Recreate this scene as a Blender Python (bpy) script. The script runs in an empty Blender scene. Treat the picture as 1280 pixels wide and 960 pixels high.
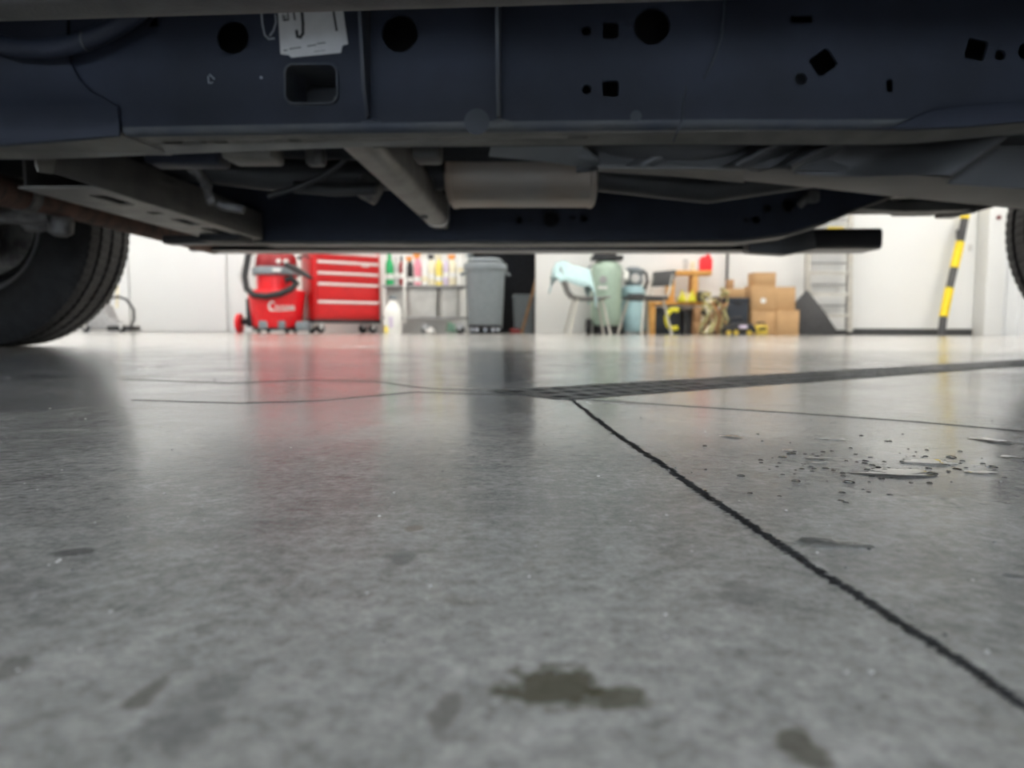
import bpy, bmesh, math, random
from mathutils import Vector, Matrix, geometry, noise as mnoise
random.seed(7)
R = math.radians
scene = bpy.context.scene
COL = scene.collection

# ------------------------------------------------------------------ camera
FPX = 900.0                      # focal length in pixels of the 1280x960 frame
CAM_H = 0.065
PITCH = math.atan(69.0 / FPX)
ROLL = R(0.25)
cam_data = bpy.data.cameras.new('camera')
cam_data.sensor_width = 36.0
cam_data.lens = FPX / 1280.0 * 36.0
cam_data.clip_start = 0.01
cam_data.clip_end = 200
cam_data.dof.use_dof = True
cam_data.dof.focus_distance = 0.34
cam_data.dof.aperture_fstop = 11.5
cam = bpy.data.objects.new('camera', cam_data)
COL.objects.link(cam)
CAM_R = Matrix.Rotation(R(90) - PITCH, 3, 'X') @ Matrix.Rotation(ROLL, 3, 'Z')
cam.matrix_world = Matrix.Translation((0, 0, CAM_H)) @ CAM_R.to_4x4()
scene.camera = cam

# ------------------------------------------------------------------ world (daylight outside the open bay door behind the camera)
world = bpy.data.worlds.new('world')
scene.world = world
world.use_nodes = True
bgn = world.node_tree.nodes['Background']
bgn.inputs[0].default_value = (.72, .84, 1.0, 1)
bgn.inputs[1].default_value = 9.0
LAMP = 40.0                      # ceiling LED strength

scene.view_settings.view_transform = 'Standard'
scene.view_settings.look = 'None'
scene.view_settings.exposure = 0.55
scene.view_settings.gamma = 1.0
scene.view_settings.use_curve_mapping = False

# ------------------------------------------------------------------ helpers
def ray(px, py):
    return CAM_R @ Vector(((px - 640) / FPX, (480 - py) / FPX, -1.0))
def at(px, py, Y):
    d = ray(px, py)
    return Vector((0, 0, CAM_H)) + d * (Y / d.y)
def flo(px, py, z=0.0):
    d = ray(px, py)
    return Vector((0, 0, CAM_H)) + d * ((z - CAM_H) / d.z)
def gx(px, Y): return at(px, 411, Y).x
def gz(px, py, Y): return at(px, py, Y).z

class MB:
    def __init__(s): s.v = []; s.f = []
    def add(s, vs, fs):
        b = len(s.v)
        s.v += [tuple(v) for v in vs]
        s.f += [tuple(b + i for i in f) for f in fs]
        return s
    def box(s, c, d, rot=None):
        hx, hy, hz = d[0] / 2, d[1] / 2, d[2] / 2
        vs = [Vector((x, y, z)) for x in (-hx, hx) for y in (-hy, hy) for z in (-hz, hz)]
        if rot is not None: vs = [rot @ v for v in vs]
        c = Vector(c)
        return s.add([v + c for v in vs], [(0, 1, 3, 2), (4, 6, 7, 5), (0, 4, 5, 1), (2, 3, 7, 6), (0, 2, 6, 4), (1, 5, 7, 3)])
    def bar(s, a, b, w, t=None):
        """rectangular bar from a to b, w wide, t thick"""
        a, b = Vector(a), Vector(b); t = t or w
        d = b - a; q = d.to_track_quat('Z', 'Y').to_matrix()
        return s.box((a + b) / 2, (w, t, d.length), q)
    def tube(s, pts, r, seg=12, cap=True, closed=False):
        pts = [Vector(p) for p in pts]; n = len(pts)
        rs = r if isinstance(r, (list, tuple)) else [r] * n
        ref = None; vs = []
        for i, p in enumerate(pts):
            if closed: t = pts[(i + 1) % n] - pts[i - 1]
            else: t = pts[min(i + 1, n - 1)] - pts[max(i - 1, 0)]
            t.normalize()
            if ref is None:
                ref = Vector((0, 0, 1)) if abs(t.z) < .9 else Vector((1, 0, 0))
            u = t.cross(ref).normalized(); ref = u.cross(t).normalized()
            for k in range(seg):
                a = 2 * math.pi * k / seg
                vs.append(p + (u * math.cos(a) + ref * math.sin(a)) * rs[i])
        fs = []
        m = n if closed else n - 1
        for i in range(m):
            j = (i + 1) % n
            for k in range(seg):
                l = (k + 1) % seg
                fs.append((i * seg + k, i * seg + l, j * seg + l, j * seg + k))
        if cap and not closed:
            fs.append(tuple(range(seg)))
            fs.append(tuple((n - 1) * seg + k for k in range(seg)))
        return s.add(vs, fs)
    def lathe(s, prof, seg=32, c=(0, 0, 0), axis='Z', cap=True, rfun=None):
        c = Vector(c); vs = []; n = len(prof)
        for i, (r, h) in enumerate(prof):
            for k in range(seg):
                a = 2 * math.pi * k / seg
                rr = rfun(i, k, r) if rfun else r
                x, y = rr * math.cos(a), rr * math.sin(a)
                v = (x, y, h) if axis == 'Z' else ((x, h, y) if axis == 'Y' else (h, x, y))
                vs.append(c + Vector(v))
        fs = []
        for i in range(n - 1):
            for k in range(seg):
                l = (k + 1) % seg
                fs.append((i * seg + k, i * seg + l, (i + 1) * seg + l, (i + 1) * seg + k))
        if cap:
            fs.append(tuple(range(seg))); fs.append(tuple((n - 1) * seg + k for k in range(seg)))
        return s.add(vs, fs)
    def loft(s, rings, cap=True, closed=True):
        n = len(rings[0]); vs = [v for r in rings for v in r]; fs = []
        for i in range(len(rings) - 1):
            for k in range(n if closed else n - 1):
                l = (k + 1) % n
                fs.append((i * n + k, i * n + l, (i + 1) * n + l, (i + 1) * n + k))
        if cap and closed:
            fs.append(tuple(range(n))); fs.append(tuple((len(rings) - 1) * n + k for k in range(n)))
        return s.add(vs, fs)
    def plate(s, outline, holes, o, u, v, t):
        """flat plate with holes; 2-D loops in the (u, v) frame, t thick along -n .. 0"""
        o, u, v = Vector(o), Vector(u), Vector(v); n = u.cross(v).normalized()
        loops = [list(outline)] + [list(h) for h in holes]
        flat = [p for l in loops for p in l]
        tri = geometry.tessellate_polygon([[Vector((p[0], p[1], 0)) for p in l] for l in loops])
        N = len(flat)
        vs = [o + u * p[0] + v * p[1] for p in flat] + [o + u * p[0] + v * p[1] - n * t for p in flat]
        fs = [tuple(x) for x in tri] + [tuple(N + i for i in reversed(x)) for x in tri]
        b = 0
        for l in loops:
            m = len(l)
            for i in range(m):
                j = (i + 1) % m
                fs.append((b + i, b + j, N + b + j, N + b + i))
            b += m
        return s.add(vs, fs)
    def build(s, name, mat, parent=None, bevel=0, seg=2, smooth=35, loc=None, rz=0):
        me = bpy.data.meshes.new(name)
        me.from_pydata(s.v, [], s.f)
        bm = bmesh.new(); bm.from_mesh(me)
        bmesh.ops.remove_doubles(bm, verts=bm.verts, dist=1e-6)
        bmesh.ops.recalc_face_normals(bm, faces=bm.faces)
        if bevel:
            es = [e for e in bm.edges if len(e.link_faces) == 2 and e.calc_face_angle(0) > R(28)]
            bmesh.ops.bevel(bm, geom=es, offset=bevel, segments=seg, affect='EDGES', profile=0.5, clamp_overlap=True)
        bm.to_mesh(me); bm.free()
        me.polygons.foreach_set('use_smooth', [True] * len(me.polygons))
        me.set_sharp_from_angle(angle=R(smooth))
        me.materials.append(mat)
        o = bpy.data.objects.new(name, me)
        COL.objects.link(o)
        if parent is not None: o.parent = parent
        if loc is not None: o.location = loc
        if rz: o.rotation_euler.z = rz
        return o

def circ(x, y, r, n=24):
    return [(x + r * math.cos(2 * math.pi * k / n), y + r * math.sin(2 * math.pi * k / n)) for k in range(n)]
def rrect(x, y, w, h, r, rot=0, n=4):
    out = []
    for (sx, sy, a0) in ((1, 1, 0), (-1, 1, 90), (-1, -1, 180), (1, -1, 270)):
        for k in range(n + 1):
            a = R(a0 + 90 * k / n)
            out.append((sx * (w / 2 - r) + r * math.cos(a), sy * (h / 2 - r) + r * math.sin(a)))
    c, s_ = math.cos(rot), math.sin(rot)
    return [(x + c * p - s_ * q, y + s_ * p + c * q) for p, q in out]

def thing(name, label, cat, loc=(0, 0, 0), rz=0, group=None):
    o = bpy.data.objects.new(name, None); COL.objects.link(o)
    o.empty_display_size = .1
    o.location = loc; o.rotation_euler = (0, 0, rz)
    return tag(o, label, cat, group)
def tag(o, label, cat, group=None):
    o['label'] = label; o['category'] = cat
    if group: o['group'] = group
    return o
def struct(o):
    o['kind'] = 'structure'; return o
def copy_tree(o, parent=None):
    c = o.copy(); COL.objects.link(c); c.parent = parent
    for ch in list(o.children): copy_tree(ch, c)
    return c

# ------------------------------------------------------------------ materials
def mat(name, col, rough=.5, metal=0, var=.12, scale=20, bump=0, bscale=150, col2=None, spec=.5, rvar=0, alpha=1, trans=0, emit=0, coat=0):
    m = bpy.data.materials.new(name); m.use_nodes = True
    nt = m.node_tree; b = nt.nodes['Principled BSDF']
    tc = nt.nodes.new('ShaderNodeTexCoord')
    nz = nt.nodes.new('ShaderNodeTexNoise'); nz.inputs['Scale'].default_value = scale; nz.inputs['Detail'].default_value = 6
    nt.links.new(tc.outputs['Object'], nz.inputs['Vector'])
    rp = nt.nodes.new('ShaderNodeValToRGB')
    c2 = col2 or tuple(min(1, c * (1 + var)) for c in col)
    c1 = col if col2 else tuple(c * (1 - var) for c in col)
    rp.color_ramp.elements[0].position = .35; rp.color_ramp.elements[1].position = .65
    rp.color_ramp.elements[0].color = (*c1, 1); rp.color_ramp.elements[1].color = (*c2, 1)
    nt.links.new(nz.outputs['Fac'], rp.inputs['Fac'])
    nt.links.new(rp.outputs['Color'], b.inputs['Base Color'])
    b.inputs['Roughness'].default_value = rough; b.inputs['Metallic'].default_value = metal
    b.inputs['Specular IOR Level'].default_value = spec
    b.inputs['Alpha'].default_value = alpha
    b.inputs['Transmission Weight'].default_value = trans
    b.inputs['Coat Weight'].default_value = coat
    if rvar:
        mr = nt.nodes.new('ShaderNodeMapRange')
        mr.inputs['To Min'].default_value = max(0, rough - rvar); mr.inputs['To Max'].default_value = rough + rvar
        nt.links.new(nz.outputs['Fac'], mr.inputs['Value']); nt.links.new(mr.outputs['Result'], b.inputs['Roughness'])
    if bump:
        n2 = nt.nodes.new('ShaderNodeTexNoise'); n2.inputs['Scale'].default_value = bscale; n2.inputs['Detail'].default_value = 4
        nt.links.new(tc.outputs['Object'], n2.inputs['Vector'])
        bp = nt.nodes.new('ShaderNodeBump'); bp.inputs['Strength'].default_value = bump; bp.inputs['Distance'].default_value = .002
        nt.links.new(n2.outputs['Fac'], bp.inputs['Height']); nt.links.new(bp.outputs['Normal'], b.inputs['Normal'])
    if emit:
        b.inputs['Emission Color'].default_value = (*col, 1); b.inputs['Emission Strength'].default_value = emit
    return m

M = {}
M['white_wall'] = mat('white_wall', (.75, .75, .73), .55, var=.02, scale=1.2)
M['white_panel'] = mat('white_panel', (.75, .755, .75), .4, var=.02, scale=1)
M['ceiling'] = mat('ceiling_paint', (.75, .75, .74), .8, var=.03, scale=1)
M['black_rubber'] = mat('black_rubber', (.015, .015, .017), .65, bump=.15, bscale=300)
M['tire'] = mat('tire_rubber', (.016, .016, .017), .75, var=.3, scale=30, bump=.3, bscale=500)
M['navy'] = mat('navy_frame_coat', (.021, .0255, .040), .55, var=.22, scale=9, bump=.12, bscale=260, rvar=.1, spec=.31)
M['navy_dust'] = mat('dusty_frame_coat', (.034, .041, .058), .55, scale=14, col2=(.075, .078, .08), bump=.2, bscale=300)
M['under_dark'] = mat('sealer_and_hole_shade', (.012, .013, .016), .7, var=.3, scale=12)
M['flange'] = mat('dusty_flange', (.15, .14, .125), .55, scale=16, col2=(.23, .215, .19), bump=.15)
M['cross'] = mat('crossmember_coat', (.06, .058, .055), .55, scale=14, col2=(.10, .095, .087), bump=.2)
M['tube'] = mat('tube_coat', (.17, .16, .145), .5, metal=.2, scale=18, col2=(.25, .235, .21), bump=.15)
M['rust'] = mat('rusted_steel', (.06, .038, .03), .8, scale=30, col2=(.16, .075, .05), bump=.5, bscale=200)
M['muffler'] = mat('heat_tinted_steel', (.42, .39, .35), .5, metal=.3, scale=5, col2=(.46, .34, .24), bump=.1)
M['shield'] = mat('aluminized_sheet', (.22, .228, .235), .45, metal=.2, var=.15, scale=12, bump=.1)
M['plastic_grey'] = mat('dark_plastic', (.055, .055, .056), .5, var=.2, scale=8, bump=.1)
M['black_plastic'] = mat('black_plastic', (.014, .014, .016), .38, var=.2, bump=.05)
M['board'] = mat('running_board_plastic', (.05, .05, .05), .55, scale=30, col2=(.085, .083, .08), bump=.3, bscale=400)
M['alloy'] = mat('wheel_alloy', (.28, .28, .29), .4, metal=.8)
M['dirty_steel'] = mat('dirty_steel', (.10, .095, .09), .6, metal=.4, scale=40, col2=(.2, .19, .18), bump=.3)
M['bodypaint'] = mat('truck_paint', (.05, .06, .075), .25, metal=.4, coat=.6)
M['glass_dark'] = mat('tinted_glass', (.02, .025, .028), .05)
M['paper'] = mat('sticker_paper', (.62, .61, .60), .6, var=.04, scale=60)
M['ink'] = mat('black_ink', (.02, .02, .022), .6)
M['chalk'] = mat('chalk_mark', (.34, .36, .39), .9)
M['red'] = mat('red_enamel', (.62, .015, .018), .35, var=.06)
M['red_plastic'] = mat('red_plastic', (.80, .012, .02), .35, var=.05)
M['darkred'] = mat('dark_red_enamel', (.30, .012, .016), .4, var=.06)
M['chrome'] = mat('satin_metal', (.75, .74, .73), .35, metal=.6, var=.05)
M['pull'] = mat('pale_drawer_pull', (.80, .66, .64), .4, var=.05)
M['grey_plastic'] = mat('grey_plastic', (.20, .23, .25), .45, var=.06, bump=.05)
M['grey_mid'] = mat('mid_grey', (.30, .30, .30), .5, var=.1)
M['grey_light'] = mat('light_grey', (.55, .55, .54), .5, var=.08)
M['white_plastic'] = mat('white_plastic', (.80, .80, .77), .4, var=.03)
M['bin'] = mat('cloudy_bin_plastic', (.58, .58, .56), .35, var=.12, scale=6)
M['green_metal'] = mat('pale_green_enamel', (.36, .47, .38), .4, var=.05)
M['blue_pale'] = mat('pale_blue_plastic', (.36, .54, .58), .45, var=.08)
M['towel'] = mat('pale_blue_towel', (.48, .66, .68), .9, var=.1, scale=30, bump=.4)
M['wood'] = mat('orange_pine', (.62, .30, .07), .6, scale=12, col2=(.72, .40, .12))
M['wood_old'] = mat('old_lumber', (.30, .17, .08), .7, scale=10, col2=(.4, .25, .13))
M['card'] = mat('cardboard', (.50, .31, .15), .8, var=.08, scale=5)
M['card_dark'] = mat('brown_cardboard', (.42, .24, .12), .8, var=.1, scale=5)
M['black_sheet'] = mat('black_sheet', (.030, .030, .032), .5, var=.15)
M['bluebin'] = mat('blue_black_plastic', (.022, .028, .04), .45)
M['alu'] = mat('ladder_aluminium', (.52, .50, .45), .45, metal=.1, var=.08)
M['yellow'] = mat('safety_yellow', (.85, .62, .01), .45, var=.05)
M['yellow_green'] = mat('yellow_green_rubber', (.72, .66, .03), .5, var=.08)
M['band'] = mat('charcoal_band', (.06, .06, .062), .5)
M['straw'] = mat('straw_webbing', (.55, .47, .22), .7, scale=40, col2=(.35, .34, .16))
M['orange'] = mat('orange_plastic', (.80, .28, .03), .45)
M['green'] = mat('green_plastic', (.03, .42, .14), .4)
M['hose_green'] = mat('faded_green_rubber', (.16, .30, .22), .6)
M['dull_yellow'] = mat('dull_yellow_plastic', (.58, .42, .05), .5)
M['pink'] = mat('pink_liquid', (.80, .28, .36), .35)
M['cream'] = mat('cream_plastic', (.80, .74, .55), .4)
M['lilac'] = mat('lilac_plastic', (.60, .52, .66), .4)
M['ybottle'] = mat('yellow_liquid', (.80, .66, .14), .35)
M['grout'] = mat('joint_sealant', (.012, .012, .013), .6, var=.5, scale=300, bump=.8, bscale=900)
M['iron'] = mat('cast_iron', (.16, .155, .145), .35, metal=.3, var=.3, scale=60, bump=.3, bscale=500)
M['void'] = mat('drain_void_shade', (.03, .03, .03), .8)
M['led'] = mat('led_diffuser', (1.0, .955, .89), .5, var=0, emit=LAMP)
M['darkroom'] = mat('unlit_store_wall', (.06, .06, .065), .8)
M['redspot'] = mat('dark_red_plastic', (.16, .012, .012), .5)
M['baseboard'] = mat('charcoal_cove_base', (.045, .047, .048), .5)

def water_mat():
    m = bpy.data.materials.new('water'); m.use_nodes = True
    b = m.node_tree.nodes['Principled BSDF']
    b.inputs['Base Color'].default_value = (.9, .92, .93, 1)
    b.inputs['Roughness'].default_value = .02
    b.inputs['IOR'].default_value = 1.333
    b.inputs['Transmission Weight'].default_value = 1
    return m
M['water'] = water_mat()

def floor_mat():
    m = bpy.data.materials.new('polished_concrete'); m.use_nodes = True
    nt = m.node_tree; N = nt.nodes; L = nt.links
    b = N['Principled BSDF']
    geo = N.new('ShaderNodeNewGeometry')
    P = geo.outputs['Position']
    def noise(scale, detail=5, rough=.55, vec=None, dist=0):
        n = N.new('ShaderNodeTexNoise'); n.inputs['Scale'].default_value = scale
        n.inputs['Detail'].default_value = detail; n.inputs['Roughness'].default_value = rough
        n.inputs['Distortion'].default_value = dist
        L.new(vec or P, n.inputs['Vector']); return n.outputs['Fac']
    def math_(op, a, c=None, clamp=False):
        n = N.new('ShaderNodeMath'); n.operation = op; n.use_clamp = clamp
        for i, x in enumerate((a, c)):
            if x is None: continue
            if isinstance(x, (int, float)): n.inputs[i].default_value = x
            else: L.new(x, n.inputs[i])
        return n.outputs[0]
    def mr(x, a, c, d, e):
        n = N.new('ShaderNodeMapRange'); L.new(x, n.inputs['Value'])
        for k, v in zip(('From Min', 'From Max', 'To Min', 'To Max'), (a, c, d, e)): n.inputs[k].default_value = v
        return n.outputs['Result']
    def mix(f, a, c):
        n = N.new('ShaderNodeMix'); n.data_type = 'RGBA'
        L.new(f, n.inputs['Factor'])
        for sock, x in (('A', a), ('B', c)):
            s = [i for i in n.inputs if i.name == sock and i.type == 'RGBA'][0]
            if isinstance(x, tuple): s.default_value = (*x, 1)
            else: L.new(x, s)
        return [o for o in n.outputs if o.type == 'RGBA'][0]
    big = noise(1.1, 4); mid = noise(9, 6, .6, dist=.6); fine = noise(70, 6, .65); grain = noise(700, 3, .6)
    spk = noise(260, 2, .5)
    v = math_('ADD', math_('MULTIPLY', big, .5), math_('ADD', math_('MULTIPLY', mid, .8), math_('ADD', math_('MULTIPLY', fine, .8), math_('MULTIPLY', grain, .55))))
    str_ = noise(230, 4, .6)
    v = math_('ADD', v, math_('MULTIPLY', str_, .9))
    f = mr(v, 1.42, 2.12, 0, 1)
    c = mix(f, (.225, .217, .203), (.60, .582, .543))
    # pale and dark specks of aggregate
    c = mix(mr(spk, .71, .76, 0, .55), c, (.62, .61, .58))
    c = mix(mr(noise(190, 2, .5), .27, .23, 0, .5), c, (.06, .058, .055))
    warm = noise(40, 3)
    c = mix(mr(warm, .62, .75, 0, .25), c, (.30, .25, .19))
    # stains: (pixel centre, half size) -> real places on the floor
    stains = [((690, 858), (62, 26), (.085, .078, .045), .85), ((775, 872), (48, 15), (.095, .088, .052), .8),
              ((1003, 934), (32, 24), (.085, .075, .048), .75), ((182, 868), (17, 20), (.10, .088, .065), .6),
              ((556, 892), (18, 26), (.115, .10, .08), .5), ((15, 836), (22, 16), (.12, .11, .09), .5),
              ((92, 690), (26, 5), (.09, .085, .08), .6), ((500, 698), (16, 9), (.10, .10, .10), .55),
              ((930, 742), (30, 14), (.15, .148, .14), .5), ((275, 478), (12, 4), (.03, .03, .03), .9),
              ((515, 660), (12, 4), (.20, .12, .09), .5), ((240, 890), (45, 50), (.18, .176, .165), .5),
              ((1150, 600), (110, 22), (.10, .10, .098), .55), ((960, 560), (90, 16), (.13, .13, .125), .4)]
    wob = N.new('ShaderNodeTexNoise'); wob.inputs['Scale'].default_value = 190; wob.inputs['Detail'].default_value = 7
    L.new(P, wob.inputs['Vector'])
    damp = None
    for (px, (hx, hy), col, amt) in stains:
        c0 = flo(*px); ex = abs(flo(px[0] + hx, px[1]).x - c0.x); ey = abs(flo(px[0], px[1] + hy).y - flo(px[0], px[1] - hy).y) / 2
        s = N.new('ShaderNodeVectorMath'); s.operation = 'SUBTRACT'; L.new(P, s.inputs[0]); s.inputs[1].default_value = (c0.x, c0.y, 0)
        d = N.new('ShaderNodeVectorMath'); d.operation = 'MULTIPLY'; L.new(s.outputs[0], d.inputs[0]); d.inputs[1].default_value = (1 / ex, 1 / ey, 0)
        l = N.new('ShaderNodeVectorMath'); l.operation = 'LENGTH'; L.new(d.outputs[0], l.inputs[0])
        w = math_('ADD', l.outputs['Value'], math_('MULTIPLY', math_('SUBTRACT', wob.outputs['Fac'], .5), 2.2))
        k = mr(w, 1.22, .72, 0, amt)
        c = mix(k, c, col)
    L.new(c, b.inputs['Base Color'])
    rr = math_('ADD', mr(mid, .3, .7, -.05, .07), mr(noise(2.2, 5), .35, .65, .13, .24))
    L.new(rr, b.inputs['Roughness'])
    b.inputs['Specular IOR Level'].default_value = .6
    b.inputs['Coat Weight'].default_value = .45; b.inputs['Coat Roughness'].default_value = .13
    bp = N.new('ShaderNodeBump'); bp.inputs['Strength'].default_value = .8; bp.inputs['Distance'].default_value = .0004
    hgt = math_('ADD', math_('MULTIPLY', fine, 1.0), math_('ADD', math_('MULTIPLY', grain, .5), math_('ADD', math_('MULTIPLY', str_, 1.1), math_('MULTIPLY', mid, 2))))
    L.new(hgt, bp.inputs['Height']); L.new(bp.outputs['Normal'], b.inputs['Normal'])
    return m
M['floor'] = floor_mat()

# ------------------------------------------------------------------ room
XL, XR, YB, YF, ZC = -9.0, 10.0, -7.0, 10.0, 4.6
DA = R(36.8); DL = 2.1; DW = .115
d_u = Vector((math.cos(DA), math.sin(DA), 0)); d_v = Vector((-math.sin(DA), math.cos(DA), 0))
d_o = Vector((.012, .707, 0))                              # middle of the drain's end
def dr(a, b): p = d_o + d_u * a + d_v * b; return (p.x, p.y)
hole = [dr(0, -DW / 2), dr(DL, -DW / 2), dr(DL, DW / 2), dr(0, DW / 2)]
fl = MB()
loops = [[(XL, YB), (XR, YB), (XR, YF + 3), (XL, YF + 3)], hole]
tri = geometry.tessellate_polygon([[Vector((x, y, 0)) for x, y in l] for l in loops])
fl.add([(x, y, 0) for l in loops for x, y in l], [tuple(t) for t in tri])
floor = struct(fl.build('floor', M['floor']))
# make sure the floor's normals point up
if floor.data.polygons[0].normal.z < 0: floor.data.flip_normals()

dx0, dx1 = gx(586, YF), gx(669, YF)                        # doorway in the far wall
w = MB()
w.plate([(XL, 0), (dx0, 0), (dx0, 2.15), (dx1, 2.15), (dx1, 0), (gx(1229, YF), 0), (gx(1229, YF), ZC), (XL, ZC)], [], (0, YF, 0), (1, 0, 0), (0, 0, 1), .12)
struct(w.build('wall_far', M['white_wall']))
# corrugated siding to the right of the white pillar
x0 = gx(1229, YF); pts = []; x = x0
while x < XR - .1:
    pts += [(x, 0), (x + .11, 0), (x + .125, -.022), (x + .165, -.022)]; x += .18
sid = MB()
sid.add([(p[0], YF + .02 + p[1], z) for z in (0.0, ZC) for p in pts], [(i, i + 1, len(pts) + i + 1, len(pts) + i) for i in range(len(pts) - 1)])
struct(sid.build('wall_siding', M['white_panel'], smooth=10))
struct(MB().box((XL - .06, 3, ZC / 2), (.12, 20, ZC)).build('wall_left', M['white_wall']))
struct(MB().box((XR + .06, 3, ZC / 2), (.12, 20, ZC)).build('wall_right', M['white_wall']))
w = MB()   # wall behind the camera with an open bay door
w.plate([(XL, 0), (-3.2, 0), (-3.2, 3.4), (2.6, 3.4), (2.6, 0), (XR, 0), (XR, ZC), (XL, ZC)], [], (0, YB, 0), (1, 0, 0), (0, 0, 1), -.15)
struct(w.build('wall_back', M['white_wall']))
struct(MB().box(((XL + XR) / 2, 3, ZC + .05), (XR - XL, 20.2, .1)).build('ceiling', M['ceiling']))
# ground outside the bay door
struct(MB().box((0, YB - 6, -.06), (40, 12, .1)).build('ground', mat('apron_concrete', (.4, .4, .38), .8)))
# store room behind the doorway, its unlit gloom put into the wall colour
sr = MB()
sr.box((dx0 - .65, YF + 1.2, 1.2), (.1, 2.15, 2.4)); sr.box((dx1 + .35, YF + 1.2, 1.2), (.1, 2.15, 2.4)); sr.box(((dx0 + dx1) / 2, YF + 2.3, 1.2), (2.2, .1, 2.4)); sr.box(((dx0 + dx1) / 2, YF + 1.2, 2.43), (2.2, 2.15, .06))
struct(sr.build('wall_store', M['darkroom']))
# skirting on the right stretch of the far wall
a, b_ = gx(1066, YF), gx(1229, YF)
struct(MB().box(((a + b_) / 2, YF - .012, .045), (b_ - a, .022, .09)).build('baseboard_far', M['baseboard'], bevel=.006))
a, b_ = gx(1010, YF), gx(1066, YF)
struct(MB().box(((a + b_) / 2, YF - .012, .035), (b_ - a, .022, .07)).build('baseboard_ladder', M['baseboard'], bevel=.006))
# white pillar
px0, px1 = gx(1229, YF - .25), gx(1251, YF - .25)
pl = MB().box(((px0 + px1) / 2, YF - .14, ZC / 2), (px1 - px0, .25, ZC)).build('trim_pillar', M['white_wall'], bevel=.012)
struct(pl)
MB().lathe([(.0, 0), (.028, 0), (.028, -.02), (.0, -.025)], 12, at(1248, 272, YF - .27), 'Y', cap=False).build('indicator_button', M['redspot'], pl)
# flush white panels on the left stretch, with a seam
for i, (a, b_) in enumerate(((-160, 22), (24, 162), (164, 284), (286.5, 316))):
    xa, xb = gx(a, YF - .04), gx(b_, YF - .04)
    o = MB().box(((xa + xb) / 2, YF - .022, 1.22), (xb - xa, .04, 2.42)).build('trim_%d' % (i + 1), M['white_panel'], bevel=.004)
    struct(o)
for i, (a, b_) in enumerate(((672, 742),)):
    xa, xb = gx(669, YF - .06), gx(b_, YF - .06)
    struct(MB().box(((xa + xb) / 2, YF - .032, 1.25), (xb - xa, .06, 2.5)).build('trim_door_return', M['white_wall'], bevel=.006))

# ceiling LED fixtures (the room's light)
fx = thing('ceiling_light', 'long white LED strip fixture on the workshop ceiling', 'ceiling light', (0, 0, ZC - .07), 0, 'ceiling LED strips')
MB().box((0, 0, .035), (1.5, .32, .05)).build('housing', M['white_plastic'], fx, bevel=.008)
MB().box((0, 0, 0), (1.44, .27, .022)).build('diffuser', M['led'], fx, bevel=.005)
spots = [(x, y) for y in (3.1, 5.8, 8.2) for x in (-6.2, -2.2, 2.2, 6.4)] + [(-4.5, -4.2), (4.5, -4.2)]
for i, (x, y) in enumerate(spots):
    o = fx if i == 0 else copy_tree(fx)
    o.location = (x, y, ZC - .07)

# ------------------------------------------------------------------ trench drain
dn = thing('trench_drain', 'dark iron slotted trench drain set into the concrete floor under the truck', 'drain', d_o, DA)
t = MB()
t.box((DL / 2, -DW / 2 - .003, -.05), (DL, .006, .1)); t.box((DL / 2, DW / 2 + .003, -.05), (DL, .006, .1))
t.box((-.003, 0, -.05), (.006, DW, .1)); t.box((DL + .003, 0, -.05), (.006, DW, .1)); t.box((DL / 2, 0, -.1), (DL, DW, .006))
t.build('channel', M['void'], dn)  # near-black colour stands in for the shade below the grate
GL = .3
holes = []
for r_, yy in enumerate((-.036, 0, .036)):
    x = .006 + (.014 if r_ % 2 else 0)
    while x + .022 < GL - .004:
        holes.append(rrect(x + .011, yy, .021, .025, .005, n=2)); x += .0285
g = MB().plate([(0.001, -DW / 2 + .002), (GL - .001, -DW / 2 + .002), (GL - .001, DW / 2 - .002), (0.001, DW / 2 - .002)], holes, (0, 0, .0006), (1, 0, 0), (0, 1, 0), .0008)
g0 = g.build('grate', M['iron'], dn)
for k in range(1, int(DL / GL)):
    o = g0.copy(); COL.objects.link(o); o.parent = dn; o.location = (k * GL, 0, 0)

# ------------------------------------------------------------------ joints and cracks in the floor (sealant standing a hair proud)
def crack(pix, wid, name='floor_joint', seed=0, wob=.25, sub=14):
    pts = [flo(*p) for p in pix]; rnd = random.Random(seed)
    L_ = []
    for i in range(len(pts) - 1):
        for k in range(sub): L_.append(pts[i].lerp(pts[i + 1], k / sub))
    L_.append(pts[-1]); vs = []; n = len(L_)
    for i, p in enumerate(L_):
        t_ = (L_[min(i + 1, n - 1)] - L_[max(i - 1, 0)]).normalized(); s_ = Vector((-t_.y, t_.x, 0))
        f = i / (n - 1); wd = wid[0] + (wid[1] - wid[0]) * f
        off = (rnd.random() - .5) * wd * wob * 1.6
        a_ = wd / 2 * (1 + (rnd.random() - .5) * wob * 2); b2 = wd / 2 * (1 + (rnd.random() - .5) * wob * 2)
        for q, z in ((off - a_, .00005), (off, .0005), (off + b2, .00005)): vs.append((p.x + s_.x * q, p.y + s_.y * q, z))
    fs = []
    for i in range(n - 1):
        for k in range(2): fs.append((i * 3 + k, i * 3 + k + 1, i * 3 + k + 4, i * 3 + k + 3))
    return MB().add(vs, fs).build(name, M['grout'], floor, smooth=60)
crack([(714, 499), (742, 521), (770, 543), (815, 572), (860, 604), (905, 635), (950, 665), (985, 688), (1030, 719), (1085, 753), (1140, 789), (1200, 826), (1250, 862), (1300, 897), (1400, 965)], (.0043, .0023), seed=1, wob=.42, sub=46)
crack([(718, 499), (860, 508), (1000, 517), (1140, 527), (1300, 541)], (.0016, .0007), seed=2)
crack([(602, 488), (540, 486), (470, 477), (390, 475), (290, 479), (150, 474)], (.005, .003), seed=3, wob=.5)
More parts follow.
